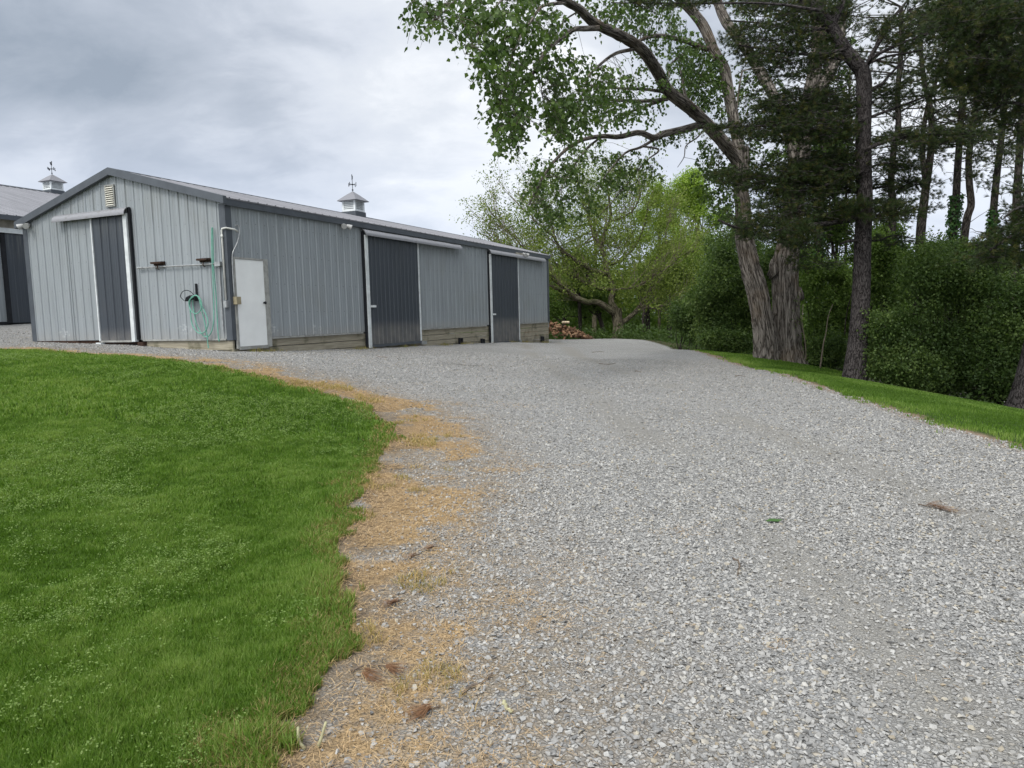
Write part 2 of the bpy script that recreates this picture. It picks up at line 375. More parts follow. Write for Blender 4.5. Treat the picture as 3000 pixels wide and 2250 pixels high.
# forest floor: beyond the verge and beyond the crest of the yard
FOREST = [(7.3, 27.8), (7.9, 33), (8.4, 37.5), (5.5, 42.6), (2, 43.5), (-6, 46), (-60, 60), (-300, 300), (300, 300), (300, -60), (30, -20), (30, 8), (18, 12), (13, 14.5), (11.2, 16), (10.3, 18), (10.2, 20.5), (10.6, 23.5), (11.6, 26), (11.5, 29), (8.3, 30)]
df = sdf(FOREST, GX, GY)
_d = ground_hit(1385, 1068); damp = (sm(((GX-_d[0])/.75)**2+((GY-_d[1])/.75)**2+1.4*(fbm(GX*3, GY*3, 77)-.47), 1., .2)*sm(fbm(GX*5, GY*5, 78), .3, .5)).ravel()
V = np.stack([GX.ravel(), GY.ravel(), GZ.ravel()], -1); ny, nx = GX.shape
i = (np.arange(ny-1)[:, None]*nx + np.arange(nx-1)[None]).ravel()
def ground_fn(t, b):
    co = t.obj(); dl = t.attr('lawn'); dv = t.attr('verge'); df = t.attr('forest')
    n1 = t.noise(co, 1.6, 5., .6).outputs[0]; n2 = t.noise(co, 7., 5., .65).outputs[0]
    wob = t.math('MULTIPLY', t.math('SUBTRACT', n1, .5), 1.2); wob2 = t.math('MULTIPLY', t.math('SUBTRACT', n2, .5), .7)
    # gravel: broken stone in two sizes, grit between
    wv = t.n('ShaderNodeVectorMath', operation='ADD', ins={0: co, 1: t.scale(t.noise(co, 25., 2.).outputs['Color'], (.02, .02, .02))}).outputs[0]
    v1 = t.vor(wv, 46.); v2 = t.vor(wv, 95.); ve = t.vor(wv, 46., 'DISTANCE_TO_EDGE').outputs[0]
    r1 = t.sep(v1.outputs['Color'])[0]; r2 = t.sep(v2.outputs['Color'])[0]
    stone = t.ramp(r1, [(0, (.20, .20, .198)), (.3, (.30, .30, .296)), (.62, (.385, .383, .375)), (.85, (.48, .475, .46)), (1, (.40, .36, .295))])
    grit = t.ramp(r2, [(0, (.16, .155, .15)), (.5, (.33, .325, .315)), (1, (.50, .49, .47))])
    g = t.mix(t.ss(ve, .02, .11), t.mix(.45, grit, (.085, .08, .072)), stone)
    big = t.noise(co, .35, 4., .6).outputs[0]
    g = t.mix(1., g, t.ramp(big, [(.3, (.86, .86, .85)), (.55, (1, 1, 1)), (.75, (1.1, 1.1, 1.11))]), 'MULTIPLY')
    g = t.mix(t.math('MULTIPLY', t.ss(t.noise(co, .8, 6., .7).outputs[0], .6, .74), .45), g, (.36, .30, .22))
    g = t.mix(t.math('MULTIPLY', t.attr('track'), .8), g, t.mix(n2, (.20, .19, .17), (.33, .315, .285)))
    # dry needle strip beside the lawn
    s = t.math('ADD', dl, t.math('ADD', t.math('MULTIPLY', wob, .55), wob2))
    strip = t.ss(t.math('ADD', t.attr('tan'), t.math('MULTIPLY', t.math('SUBTRACT', n2, .5), .9)), .28, .62)
    tanc = t.ramp(t.noise(co, 22., 6., .7).outputs[0], [(.28, (.19, .135, .075)), (.5, (.38, .265, .14)), (.72, (.54, .385, .215))])
    soil = t.ramp(t.noise(co, 14., 6., .7).outputs[0], [(.3, (.095, .072, .05)), (.65, (.22, .17, .12))])
    c = t.mix(strip, g, tanc)
    c = t.mix(t.math('MULTIPLY', t.ss(s, .55, -.02), t.ss(n1, .34, .54)), c, soil)
    c = t.mix(t.math('MULTIPLY', t.math('MULTIPLY', t.ss(s, 2.3, .7), t.ss(n2, .30, .60)), t.math('SUBTRACT', .75, t.math('MULTIPLY', strip, .6))), c, t.mix(n1, soil, (.30, .235, .15)))
    c = t.mix(t.math('MULTIPLY', t.attr('damp'), .75), c, (.07, .068, .06))
    sv = t.math('ADD', dv, t.math('ADD', t.math('MULTIPLY', wob, .3), t.math('MULTIPLY', wob2, .7)))
    c = t.mix(t.math('MULTIPLY', t.ss(sv, .42, .06), .8), c, t.mix(n2, (.17, .115, .075), (.34, .22, .13)))
    turf = t.ramp(n2, [(.3, (.028, .06, .012)), (.7, (.06, .10, .022))])
    e = t.math('ADD', dl, t.math('MULTIPLY', wob2, .4))
    c = t.mix(t.ss(e, .03, -.14), c, turf)
    c = t.mix(t.ss(t.math('ADD', dv, t.math('MULTIPLY', wob2, .5)), .08, -.2), c, turf)
    c = t.mix(t.ss(t.math('ADD', df, t.math('MULTIPLY', wob2, .8)), .15, -.3), c, t.mix(n2, (.035, .045, .016), (.10, .085, .05)))
    h = t.math('ADD', t.math('MULTIPLY', t.ss(ve, 0., .22), t.math('ADD', .5, r1)), t.math('MULTIPLY', n2, .6))
    t.set(b, 'Normal', t.bump(h, .014, .75))
    return c
M['ground'] = mat('ground', ground_fn, .9, .12)
g = np_mesh('ground', V, np.stack([i, i+1, i+nx+1, i+nx], -1), M['ground'], smooth=True, attrs={'lawn': dl, 'verge': dv, 'forest': df, 'tan': tan_mask(GX.ravel(), GY.ravel(), dl), 'damp': damp, 'track': track(GX.ravel(), GY.ravel())})
tag(g, 'grey gravel yard with a lawn and a grass verge', 'ground', kind='structure')

# ------------------------------------------------------------------ barns
TH = 1.1471
BD = np.array([math.cos(TH), math.sin(TH), 0]); BN = np.array([-math.sin(TH), math.cos(TH), 0])
BA = np.array([-6.6411, 16.9206, 0]); B0 = .85
def ribbed(mb, O, U, Vv, N, L, top, bot, pitch=.305, rib=.023, minor=True, core=.07, start=.17, th=.012):
    """ribbed steel sheet: O + U*s + Vv*h, ribs stand out along N; top/bot are functions of s; a core closes it behind"""
    O, U, Vv, N = (np.asarray(a, float) for a in (O, U, Vv, N)); pr = [(0., 0.)]
    c = start
    while c < L+pitch:
        for ds, h in [(-.026, 0), (-.013, rib), (.013, rib), (.026, 0)]: pr.append((c+ds, h))
        if minor:
            for m in (.105, .2):
                for ds, h in [(-.014, 0), (0, rib*.3), (.014, 0)]: pr.append((c+m*pitch/.305+ds, h))
        c += pitch
    pr = sorted(p for p in pr if 0 <= p[0] < L) + [(L, 0.)]
    s = np.array([p[0] for p in pr]); h = np.array([p[1] for p in pr]); n = len(s)
    tp = np.array([top(x) for x in s]); bt = np.array([bot(x) for x in s])
    F = O + s[:, None]*U + h[:, None]*N; lo = F + bt[:, None]*Vv; hi = F + tp[:, None]*Vv
    B = O + s[:, None]*U - core*N; blo = B + bt[:, None]*Vv; bhi = B + tp[:, None]*Vv
    V = np.vstack([lo, hi, blo, bhi]); k = np.arange(n-1)
    Q = np.vstack([np.c_[k, k+1, n+k+1, n+k], np.c_[2*n+k+1, 2*n+k, 3*n+k, 3*n+k+1], np.c_[n+k, n+k+1, 3*n+k+1, 3*n+k], np.c_[k+1, k, 2*n+k, 2*n+k+1],
                   [[0, n, 3*n, 2*n], [n-1, 3*n-1, 4*n-1, 2*n-1]]])
    uv = np.vstack([np.c_[s, bt], np.c_[s, tp]]*2)
    mb.add(V, Q, uv=uv); return mb
def vane(parent, x, y, z, org, s=1.):
    w = MB()
    w.tube([(x, y, z-.02), (x, y, z+.60*s)], .012, 6); w.tube([(x, y, z+.02), (x, y, z+.07)], .03, 8)
    w.tube([(x-.15*s, y, z+.28*s), (x+.15*s, y, z+.28*s)], .010, 6); w.tube([(x, y-.15*s, z+.28*s), (x, y+.15*s, z+.28*s)], .010, 6)
    w.tube([(x, y, z+.255*s), (x, y, z+.305*s)], .03, 8)
    def bar(a, b): w.tube([a, b], .011, 5)
    def glyph(cx, cy, strokes):                       # small letters at the arm ends
        for (a, b), (c, d) in strokes: bar((cx+a*.08, cy+a*.05, z+.28*s+b*.12), (cx+c*.08, cy+c*.05, z+.28*s+d*.12))
    glyph(x-.19*s, y, [((-.5, -.5), (-.5, .5)), ((-.5, .5), (.5, -.5)), ((.5, -.5), (.5, .5))])
    glyph(x+.19*s, y, [((.5, .5), (-.5, .4)), ((-.5, .4), (-.4, 0)), ((-.4, 0), (.5, -.1)), ((.5, -.1), (.4, -.5)), ((.4, -.5), (-.5, -.4))])
    glyph(x, y-.19*s, [((-.5, -.5), (-.5, .5)), ((-.5, .5), (.5, .5)), ((-.5, 0), (.3, 0)), ((-.5, -.5), (.5, -.5))])
    glyph(x, y+.19*s, [((-.6, .5), (-.3, -.5)), ((-.3, -.5), (0, .3)), ((0, .3), (.3, -.5)), ((.3, -.5), (.6, .5))])
    # pointer plate: a running animal outline above the arms
    P = [(-.16, .02), (-.20, .07), (-.14, .10), (-.02, .10), (.06, .13), (.09, .20), (.15, .17), (.12, .12), (.11, .05), (.13, -.03), (.09, -.03), (.06, .03), (-.06, .03), (-.09, -.04), (-.13, -.04), (-.12, .03)]
    a = np.array([.75, .66, 0])
    pts = np.array([np.array([x, y, z+.52*s]) + a*p*s + np.array([0, 0, q*s]) for p, q in P]); nn = np.cross(a, [0, 0, 1])*.012
    c0 = pts.mean(0); n = len(pts); VV = np.vstack([pts+nn, pts-nn, [c0+nn, c0-nn]])
    w.add(VV, [[i, (i+1) % n, n+(i+1) % n, n+i] for i in range(n)], [[2*n, i, (i+1) % n] for i in range(n)]+[[2*n+1, n+(i+1) % n, n+i] for i in range(n)])
    w.tube([pts[0]-a*.06, pts[5]+a*.05-np.array([0, 0, .12])], .008, 5)
    return w.build('weather_vane', M['iron'], parent, origin=org)
def cupola(parent, x, y, zr, org, w=.60, h=.43):
    """louvred ventilator astride the ridge at local x, y; zr = ridge height"""
    b = MB(); b.box(x-w/2-.03, x+w/2+.03, y-w/2-.03, y+w/2+.03, zr-.22, zr+.12)
    base = b.build('cupola', M['trim_dark'], parent, origin=org)
    k = MB(); z0 = zr+.12; z1 = z0+h; p = w/2
    for sx in (-1, 1):
        for sy in (-1, 1):
            k.box(x+sx*p-(.07 if sx > 0 else 0), x+sx*p+(0 if sx > 0 else .07), y+sy*p-(.07 if sy > 0 else 0), y+sy*p+(0 if sy > 0 else .07), z0, z1)
    for zz in (z0, z1-.055):
        k.box(x-p+.004, x+p-.004, y-p+.004, y-p+.05, zz, zz+.055); k.box(x-p+.004, x+p-.004, y+p-.05, y+p-.004, zz, zz+.055)
        k.box(x-p+.004, x-p+.05, y-p+.05, y+p-.05, zz, zz+.055); k.box(x+p-.05, x+p-.004, y-p+.05, y+p-.05, zz, zz+.055)
    k.box(x-p+.09, x+p-.09, y-p+.09, y+p-.09, z0, z1-.01)
    n = 5; dz = (h-.11)/n
    for j in range(n):                                # tilted louvre blades on four sides
        za = z0+.055+j*dz; zb = za+dz*.72
        for (ax, ay, bx, by, ox, oy) in ((x-p+.07, y-p, x+p-.07, y-p, 0, 1), (x+p-.07, y+p, x-p+.07, y+p, 0, -1), (x-p, y+p-.07, x-p, y-p+.07, 1, 0), (x+p, y-p+.07, x+p, y+p-.07, -1, 0)):
            A = np.array([ax+ox*.012, ay+oy*.012, za]); Bq = np.array([bx+ox*.012, by+oy*.012, za]); sft = np.array([ox*.07, oy*.07, zb-za+.02])
            k.prism([A, A+sft, A+sft+[0, 0, .014], A+[0, 0, .014]], A, Bq)
    k.build('louver_box', M['cupola_white'], base, origin=org)
    r = MB(); q = p+.13; ap = z1+.36
    C = np.array([(x-q, y-q, z1-.012), (x+q, y-q, z1-.012), (x+q, y+q, z1-.012), (x-q, y+q, z1-.012), (x, y, ap)])
    # slightly bell-shaped hips
    mid = np.array([(x+sx*q*.42, y+sy*q*.42, z1+.215) for sx, sy in ((-1, -1), (1, -1), (1, 1), (-1, 1))]); low = C[:4]-[0, 0, .02]
    VV = np.vstack([C, mid, low])
    r.add(VV, [[0, 1, 6, 5], [1, 2, 7, 6], [2, 3, 8, 7], [3, 0, 5, 8], [9, 10, 1, 0], [10, 11, 2, 1], [11, 12, 3, 2], [12, 9, 0, 3], [12, 11, 10, 9]], [[5, 6, 4], [6, 7, 4], [7, 8, 4], [8, 5, 4]])
    r.build('cupola_roof', M['roof'], base, origin=org)
    vane(base, x, y, ap, org, .9); return base
def hood(parent, axis, s0, s1, z, org, out=.20, h=.165):
    """curved steel track cover, open at its ends; axis 'x' = on the long wall, 'y' = on the gable wall"""
    n = 8; a = np.linspace(0, np.pi/2, n); prof = [(out*np.sin(t), z+h*np.cos(t)-h) for t in a]; inner = [(max(.012, (out-.018)*np.sin(t)), z+(h-.014)*np.cos(t)-h) for t in a]
    P = prof + [(out, z-h-.035), (out-.016, z-h-.035)] + inner[::-1]
    m = len(P); ss = np.linspace(s0, s1, 14); VV = []
    for s in ss:
        sag = rng.normal()*.002
        for o, zz in P: VV.append((s, -o-.02, zz+sag) if axis == 'x' else (-o-.02, s, zz+sag))
    Q = [[j*m+i, j*m+(i+1) % m, (j+1)*m+(i+1) % m, (j+1)*m+i] for j in range(len(ss)-1) for i in range(m)]
    b = MB(); b.add(VV, Q)
    return b.build('door_hood', M['hood'], parent, origin=org)
def floodlight(parent, p, out, org, side):
    """twin-headed security lamp; out = outward normal, side = direction along the wall"""
    p = np.asarray(p, float); out = np.asarray(out, float); side = np.asarray(side, float); up = np.array([0, 0, 1.])
    b = MB(); b.tube([p, p+out*.05], .065, 12)
    o = b.build('floodlight', M['lamp'], parent, origin=org)
    for s in (-1, 1):
        h = MB(); c = p+out*.06; d = unit(out*.7+side*s*.7-up*.45); e = c+side*s*.07+out*.04
        h.tube([c, e], .022, 8); h.tube([e, e+d*.035, e+d*.12, e+d*.15], [.035, .05, .075, .078], 12)
        h.build('lamp_head', M['lamp'], o, origin=org)
    return o

def build_barn():
    org = (0, 0, B0); W, L = 7.45, 20.9; ZB = 1.17; ZE = 4.42; RS = W/2; SL = .270
    t = thing('metal_barn', 'long light grey ribbed steel barn with charcoal sliding doors on the gravel', 'barn', (BA[0], BA[1], B0), TH)
    def roofz(y): return ZE + SL*(RS-abs(y-RS))
    # walls
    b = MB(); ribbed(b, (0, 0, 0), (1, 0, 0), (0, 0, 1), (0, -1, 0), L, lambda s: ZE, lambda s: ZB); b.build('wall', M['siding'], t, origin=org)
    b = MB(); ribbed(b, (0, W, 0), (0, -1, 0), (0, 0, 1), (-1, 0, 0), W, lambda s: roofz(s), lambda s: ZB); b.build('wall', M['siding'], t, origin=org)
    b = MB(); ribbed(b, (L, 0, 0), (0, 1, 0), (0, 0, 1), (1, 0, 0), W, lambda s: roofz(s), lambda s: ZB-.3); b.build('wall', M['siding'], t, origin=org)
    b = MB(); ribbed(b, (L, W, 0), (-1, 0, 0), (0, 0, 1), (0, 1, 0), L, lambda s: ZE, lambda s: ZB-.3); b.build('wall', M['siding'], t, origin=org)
    # bottom flashing
    b = MB()
    for q in ((-.045, -.002, .18, 3.02, ZB-.03, ZB+.008), (1.26, 5.15, -.045, -.002, ZB-.05, ZB-.003), (8.5, 13.68, -.045, -.002, ZB-.05, ZB-.003), (17.0, L-.18, -.045, -.002, ZB-.05, ZB-.003)):
        b = MB(); b.box(*q); b.build('bottom_flashing', M['frame_grey'], t, origin=org)
    # skirt boards: long side (board by board, with gaps) and right part of the gable
    b = MB(); z = ZB-.055; k = 0
    while z > -.15:
        h = [.20, .20, .19, .21, .20, .2, .2][k % 7]; x = 1.26
        cuts = sorted([1.26, L-.02] + [[4.9, 12.85, 18.3], [12.85, 15.7], [7.1, 12.87, 19.2], [4.2, 12.86, 17.1], [9.0, 14.2], [11.], [6.]][k % 7])
        for x0, x1 in zip(cuts[:-1], cuts[1:]):
            dy = rng.normal()*.004; b.box(x0+.004, x1-.004, .016+dy, .07, z-h+.016, z)
        z -= h; k += 1
    b.box(.02, 1.26, .014, .07, .2, ZB-.25)
    b.build('skirt_board', M['plank'], t, origin=org)
    b = MB(); z = ZB-.04
    for h in (.24, .22, .22):
        b.box(.016+rng.normal()*.003, .07, .02, 2.95, z-h+.016, z); z -= h
    b.build('skirt_board', M['plank'], t, origin=org)
    b = MB(); b.box(-.012, .06, 3.3, 7.3, ZB-.10, ZB-.008)
    for y0, y1 in ((4.75, 4.5), (3.15, 2.95)): b.box(-.10, .05, min(y0, y1), max(y0, y1), ZB-.17, ZB-.05)
    b.build('sill_rail', M['rust'], t, origin=org)
    # roof: two ribbed slopes meeting at the ridge, with overhang
    cs = 1/math.hypot(1, SL); run = (RS+.10)/cs
    b = MB()
    ribbed(b, (-.10, -.10, roofz(0)-.10*SL+.08), (1, 0, 0), (0, cs, cs*SL), (0, -cs*SL, cs), L+.2, lambda s: run-.002, lambda s: 0., core=.03)
    ribbed(b, (L+.10, W+.10+.12, roofz(0)-.22*SL+.08), (-1, 0, 0), (0, -cs, cs*SL), (0, cs*SL, cs), L+.2, lambda s: run+.12/cs-.002, lambda s: 0., core=.03)
    b.build('roof', M['roof'], t, origin=org)
    b = MB(); zr = roofz(RS)+.08
    for s in (-1, 1):
        P = [(-.12, RS, zr+.035), (-.12, RS+s*.20, zr+.035-.2*SL), (-.12, RS+s*.20, zr+.02-.2*SL), (-.12, RS, zr+.02)]
        b.prism(P if s < 0 else P[::-1], (0, 0, 0), (L+.24, 0, 0))
    b.build('ridge_cap', M['trim_dark'], t, origin=org)
    # rake trim on both gables, eave fascia on both sides
    for x0, x1 in ((-.13, -.03), (L+.03, L+.13)):
        b = MB()
        for y0, y1, ye in ((-.104, RS, 0), (W+.224, RS, 0)):
            za = ZE+SL*(y0 if y0 < RS else W-y0)+.10; zb = ZE+SL*RS+.10
            P = [(x0, y0, za-.17), (x0, y1, zb-.17), (x0, y1, zb+.012), (x0, y0, za+.012)]
            b.prism(P if y0 < RS else P[::-1], (x0, 0, 0), (x1, 0, 0))
        b.build('rake_trim', M['trim_dark'], t, origin=org)
    for y0, y1 in ((-.085, -.022), (W+.022, W+.205)):
        b = MB(); b.box(-.028, L+.028, y0, y1, ZE-.12 if y0 < 0 else ZE-.1, ZE+.035 if y0 < 0 else ZE+.0); b.build('eave_fascia', M['trim_dark'], t, origin=org)
    # corner trims
    for (x, y, sx, sy) in ((0, 0, -1, -1), (0, W, -1, 1), (L, 0, 1, -1), (L, W, 1, 1)):
        b = MB(); wx = .16
        b.box(*sorted((x+sx*.030, x-sx*wx)), *sorted((y+sy*.030, y+sy*.0)), ZB-.03, ZE-.075)
        b.box(*sorted((x+sx*.030, x+sx*.0)), *sorted((y-sy*.003, y-sy*wx)), ZB-.03, ZE-.075+(.0 if sy < 0 else 0))
        b.build('corner_trim', M['trim_dark'], t, origin=org)
    # gable vent
    b = MB(); y0, y1, z0, z1 = 3.66, 4.01, 4.58, 5.13
    b.box(-.05, -.02, y0, y0+.035, z0, z1); b.box(-.05, -.02, y1-.035, y1, z0, z1); b.box(-.05, -.02, y0+.035, y1-.035, z0, z0+.035); b.box(-.05, -.02, y0+.035, y1-.035, z1-.035, z1)
    v = b.build('vent', M['frame_grey'], t, origin=org)
    b = MB(); b.box(-.024, -.0195, y0+.035, y1-.035, z0+.035, z1-.035); b.build('vent_backing', M['black'], v, origin=org)
    b = MB(); n = 9; dz = (z1-z0-.07)/n
    for j in range(n):
        za = z0+.035+j*dz
        P = [(-.062, y0+.036, za), (-.026, y0+.036, za+dz*.62), (-.026, y0+.036, za+dz*.62+.01), (-.062, y0+.036, za+.012)]
        b.prism(P[::-1], (0, 0, 0), (0, y1-y0-.072, 0))
    b.build('vent_louver', M['vent_cream'], v, origin=org)
    # gable sliding door: grey fixed half, charcoal leaf, white jamb
    b = MB(); ribbed(b, (-.045, 5.585, 0), (0, -1, 0), (0, 0, 1), (-1, 0, 0), 1.03, lambda s: 4.36, lambda s: ZB+.005, core=.02, start=.12); b.box(-.066, -.03, 5.585, 5.605, ZB, 4.36)
    b.build('door_panel', M['siding'], t, origin=org)
    d = MB(); ribbed(d, (-.085, 4.53, 0), (0, -1, 0), (0, 0, 1), (-1, 0, 0), 1.20, lambda s: 4.36, lambda s: ZB-.0, core=.035, start=.30, pitch=.30)
    d = d.build('sliding_door', M['charcoal'], t, origin=org)
    b = MB(); b.box(-.115, -.07, 4.53, 4.57, ZB-.02, 4.36); b.build('door_edge_trim', M['white'], d, origin=org)
    b = MB(); b.box(-.108, -.07, 3.33, 4.53, ZB-.05, ZB-.003); b.build('bottom_rail', M['frame_grey'], d, origin=org)
    b = MB(); b.box(-.16, -.04, 4.46, 4.66, ZB-.12, ZB-.055); b.build('door_guide', M['white'], t, origin=org)
    b = MB(); b.box(-.13, -.03, 3.195, 3.32, ZB-.04, 4.36); b.build('door_jamb', M['white'], t, origin=org)
    b = MB(); b.box(-.085, -.025, 3.125, 3.183, ZB+.01, 4.50); b.build('door_jamb', M['black'], t, origin=org)
    hood(t, 'y', 3.14, 5.93, 4.52, org)
    # two sliding doors on the long side
    for (x0, x1, z0, hx1, hz) in ((5.46, 8.36, .675, 11.4, 4.27), (14.10, 16.90, .34, 20.1, 4.30)):
        d = MB(); ribbed(d, (x0, -.085, 0), (1, 0, 0), (0, 0, 1), (0, -1, 0), x1-x0, lambda s: 4.10, lambda s: z0+.09, core=.04, start=.2, pitch=.229 if x0 < 9 else .305, minor=x0 > 9)
        d = d.build('sliding_door', M['charcoal'], t, origin=org)
        b = MB(); b.box(x1+.002, x1+.055, -.115, -.05, z0+.05, 4.10); b.build('door_edge_trim', M['white'], d, origin=org)
        b = MB(); b.box(x0, x1+.06, -.118, -.05, z0+.0, z0+.085); b.build('bottom_rail', M['trim_dark'], d, origin=org)
        b = MB(); b.box(x0+.03, x0+.27, -.15, -.11, z0+1.235, z0+1.30); b.build('handle', M['white'], d, origin=org)
        b = MB(); b.box(x0-.125, x0-.004, -.13, -.03, z0-.01, 4.09); b.build('door_jamb', M['white'], t, origin=org)
        b = MB(); b.box(x0-.19, x0-.127, -.085, -.02, z0-.02, 4.20); b.build('door_jamb', M['black'], t, origin=org)
        hood(t, 'x', x0-.22, hx1, hz, org)
        b = MB(); b.box(x1+.02, x1+.30, -.16, -.06, z0-.05, z0+.07) if x0 < 9 else b.box(x1-.05, x1+.14, -.16, -.06, z0-.02, z0+.07)
        b.build('door_guide', M['steel'], t, origin=org)
    for x, z in ((11.35, .60), (13.25, .49), (19.85, .33)):                    # roller stops on the skirt
        b = MB(); b.box(x-.12, x-.05, -.09, .0, z-.10, z+.14); b.box(x-.05, x+.07, -.12, .0, z-.08, z-.01); b.box(x+.07, x+.13, -.09, .0, z-.10, z+.12); b.build('roller_stop', M['black'], t, origin=org)
    # entry door
    f = MB(); f.box(.10, .165, -.055, .0, .93, 3.12); f.box(1.10, 1.25, -.055, .0, .93, 3.12); f.box(.165, 1.10, -.055, .0, 3.075, 3.12); f.box(.165, 1.10, -.07, .0, .90, .975)
    f = f.build('door_frame', M['frame_grey'], t, origin=org)
    d = MB(); d.box(.17, 1.095, -.042, .0, .978, 3.07); d = d.build('entry_door', M['door_white'], t, origin=org)
    b = MB(); b.tube([(1.035, -.04, 2.03), (1.035, -.075, 2.03)], .018, 10); b.tube([(1.035, -.07, 2.03), (1.035, -.085, 2.03), (1.035, -.115, 2.03), (1.035, -.125, 2.03)], [.02, .035, .035, .02], 12); b.build('knob', M['black'], d, smooth=True, origin=org)
    # lamps
    floodlight(t, (-.035, 7.18, 4.36), (-1, 0, 0), org, (0, 1, 0)); floodlight(t, (4.37, -.03, 4.28), (0, -1, 0), org, (1, 0, 0)); floodlight(t, (17.52, -.10, 4.33), (0, -1, 0), org, (1, 0, 0))
    b = MB(); b.box(16.72, 17.35, -.14, -.02, 4.10, 4.345); b.build('mounting_block', M['beige'], t, origin=org)
    # plumbing and wiring at the corner
    def G(pts, off=.05): return [(-off, s, z) for s, z in pts]
    b = MB(); b.tube(G([(2.92, 2.985), (.24, 2.955)], .07), .017, 8); b.tube(G([(.235, 2.96), (.235, 1.33)], .05), .016, 8)
    b.tube(G([(2.98, 2.986), (2.80, 2.984)], .07), .028, 8); b.box(-.11, -.03, .15, .32, 2.90, 3.00); b.build('water_pipe', M['steel'], t, origin=org)
    b = MB(); b.tube([(-.065, .07, 2.10), (-.065, .07, 3.72), (-.065, .05, 3.76), (-.065, -.065, 3.77), (.2, -.07, 3.76), (.30, -.07, 3.72)], .021, 8, True); b.tube([(-.065, .07, 3.55), (-.065, .07, 3.62)], .03, 8); b.build('conduit', M['pvc'], t, smooth=True, origin=org)
    b = MB(); b.tube(spline([(.25, -.05, 3.86), (.32, -.07, 3.86), (.345, -.08, 3.72), (.25, -.08, 3.45), (.10, -.07, 3.20), (.075, -.06, 2.9), (.075, -.06, 2.15)], 30), .015, 8); b.build('flexible_conduit', M['steel'], t, smooth=True, origin=org)
    b = MB(); b.box(.06, .20, -.14, -.032, 1.99, 2.17); b.build('junction_box', M['box_tan'], t, origin=org)
    b = MB(); b.box(-.10, -.032, .03, .13, 1.92, 2.08); b.build('junction_box', M['steel'], t, origin=org)
    for y0, y1 in ((2.05, 2.42), (.52, .86)):
        b = MB(); b.box(-.15, -.02, y0, y1, 3.055, 3.10); b.box(-.05, -.02, y0, y1, 3.02, 3.11); m = (y0+y1)/2
        b.tube(spline([(-.08, m, 3.06), (-.10, m, 2.99), (-.12, m-.02, 2.93), (-.07, m-.03, 2.91)], 10), .012, 6); b.build('bracket', M['rust'], t, origin=org)
    b = MB(); b.box(-.05, -.02, 1.02, 1.065, 2.24, 2.52)
    P = [(-.02, 1.30, 2.10), (-.02, 1.24, 2.20), (-.02, 1.12, 2.24), (-.02, 1.0, 2.20), (-.02, .94, 2.10), (-.02, 1.0, 2.15), (-.02, 1.12, 2.18), (-.02, 1.24, 2.15)]
    for i in range(4): b.prism([P[i], P[i+1], P[[7, 6, 5, 4][i+1]] if i < 3 else P[4], P[[0, 7, 6, 5][i]] if i else P[0]], (0, 0, 0), (-.16, 0, 0))
    b.tube(spline([(-.19, 1.30, 2.12), (-.20, 1.40, 2.22), (-.2, 1.32, 2.33), (-.2, 1.16, 2.36), (-.19, 1.0, 2.28), (-.19, .94, 2.12)], 20), .009, 6); b.build('hose_hanger', M['black'], t, origin=org)
    cupola(t, 10.05, RS, roofz(RS)+.08, org)
    return t
build_barn()

def barn_wall_pt(u, v, off):
    """where a sight line meets the gable wall (off in front of it)"""
    d = Fw + Rt*((u-1500)/FPX) - Up*((v-1125)/FPX); p0 = BA - BD*off; k = ((p0-EYE)@BD)/(d@BD); return EYE+d*k
def hose_obj(label, paths, name='garden_hose'):
    b = MB()
    for off, pts in paths:
        P = [barn_wall_pt(400+x*.19892, y0+y*.19892, off if np.isscalar(off) else off[min(k, len(off)-1)]) for k, (x, y, y0) in enumerate(pts)]
        b.tube(spline(P, 8*len(pts)), .0135, 7)
    c = np.vstack(b.v); org = np.array([c[:, 0].mean(), c[:, 1].mean(), c[:, 2].min()])
    return tag(b.build(name, M['hose'], smooth=True, origin=org), label, 'hose')
k = 740; k2 = 480
hose_obj('green garden hose coiled on the black hanger with a long loop hanging below', [
    (.20, [(845, 645, k), (780, 700, k), (775, 780, k), (815, 870, k), (880, 900, k), (940, 850, k), (962, 760, k), (930, 670, k), (870, 630, k), (800, 660, k)]),
    (.16, [(800, 660, k), (785, 760, k), (795, 900, k), (815, 1040, k), (865, 1140, k), (935, 1190, k), (1010, 1160, k), (1050, 1070, k), (1045, 980, k), (1010, 880, k), (960, 780, k), (915, 670, k), (880, 625, k)]),
    (.12, [(830, 660, k), (830, 760, k), (850, 900, k), (880, 1040, k), (930, 1150, k), (990, 1225, k), (1050, 1235, k), (1105, 1160, k), (1133, 1040, k), (1140, 850, k), (1135, 600, k), (1122, 300, k), (1110, 0, k), (1108, 1000, k2), (1113, 935, k2)]),
    (.14, [(920, 670, k), (960, 850, k), (1000, 1010, k), (1030, 1160, k), (1045, 1270, k), (1052, 1350, k), (1060, 1408, k)])])
hose_obj('single strand of green hose hanging straight down beside the coiled hose', [
    (.06, [(1120, 940, k2), (1126, 1100, k2), (1130, 1300, k2), (1136, 200, k), (1150, 400, k), (1168, 580, k), (1178, 750, k), (1188, 950, k), (1195, 1100, k), (1206, 1230, k), (1217, 1310, k)])])

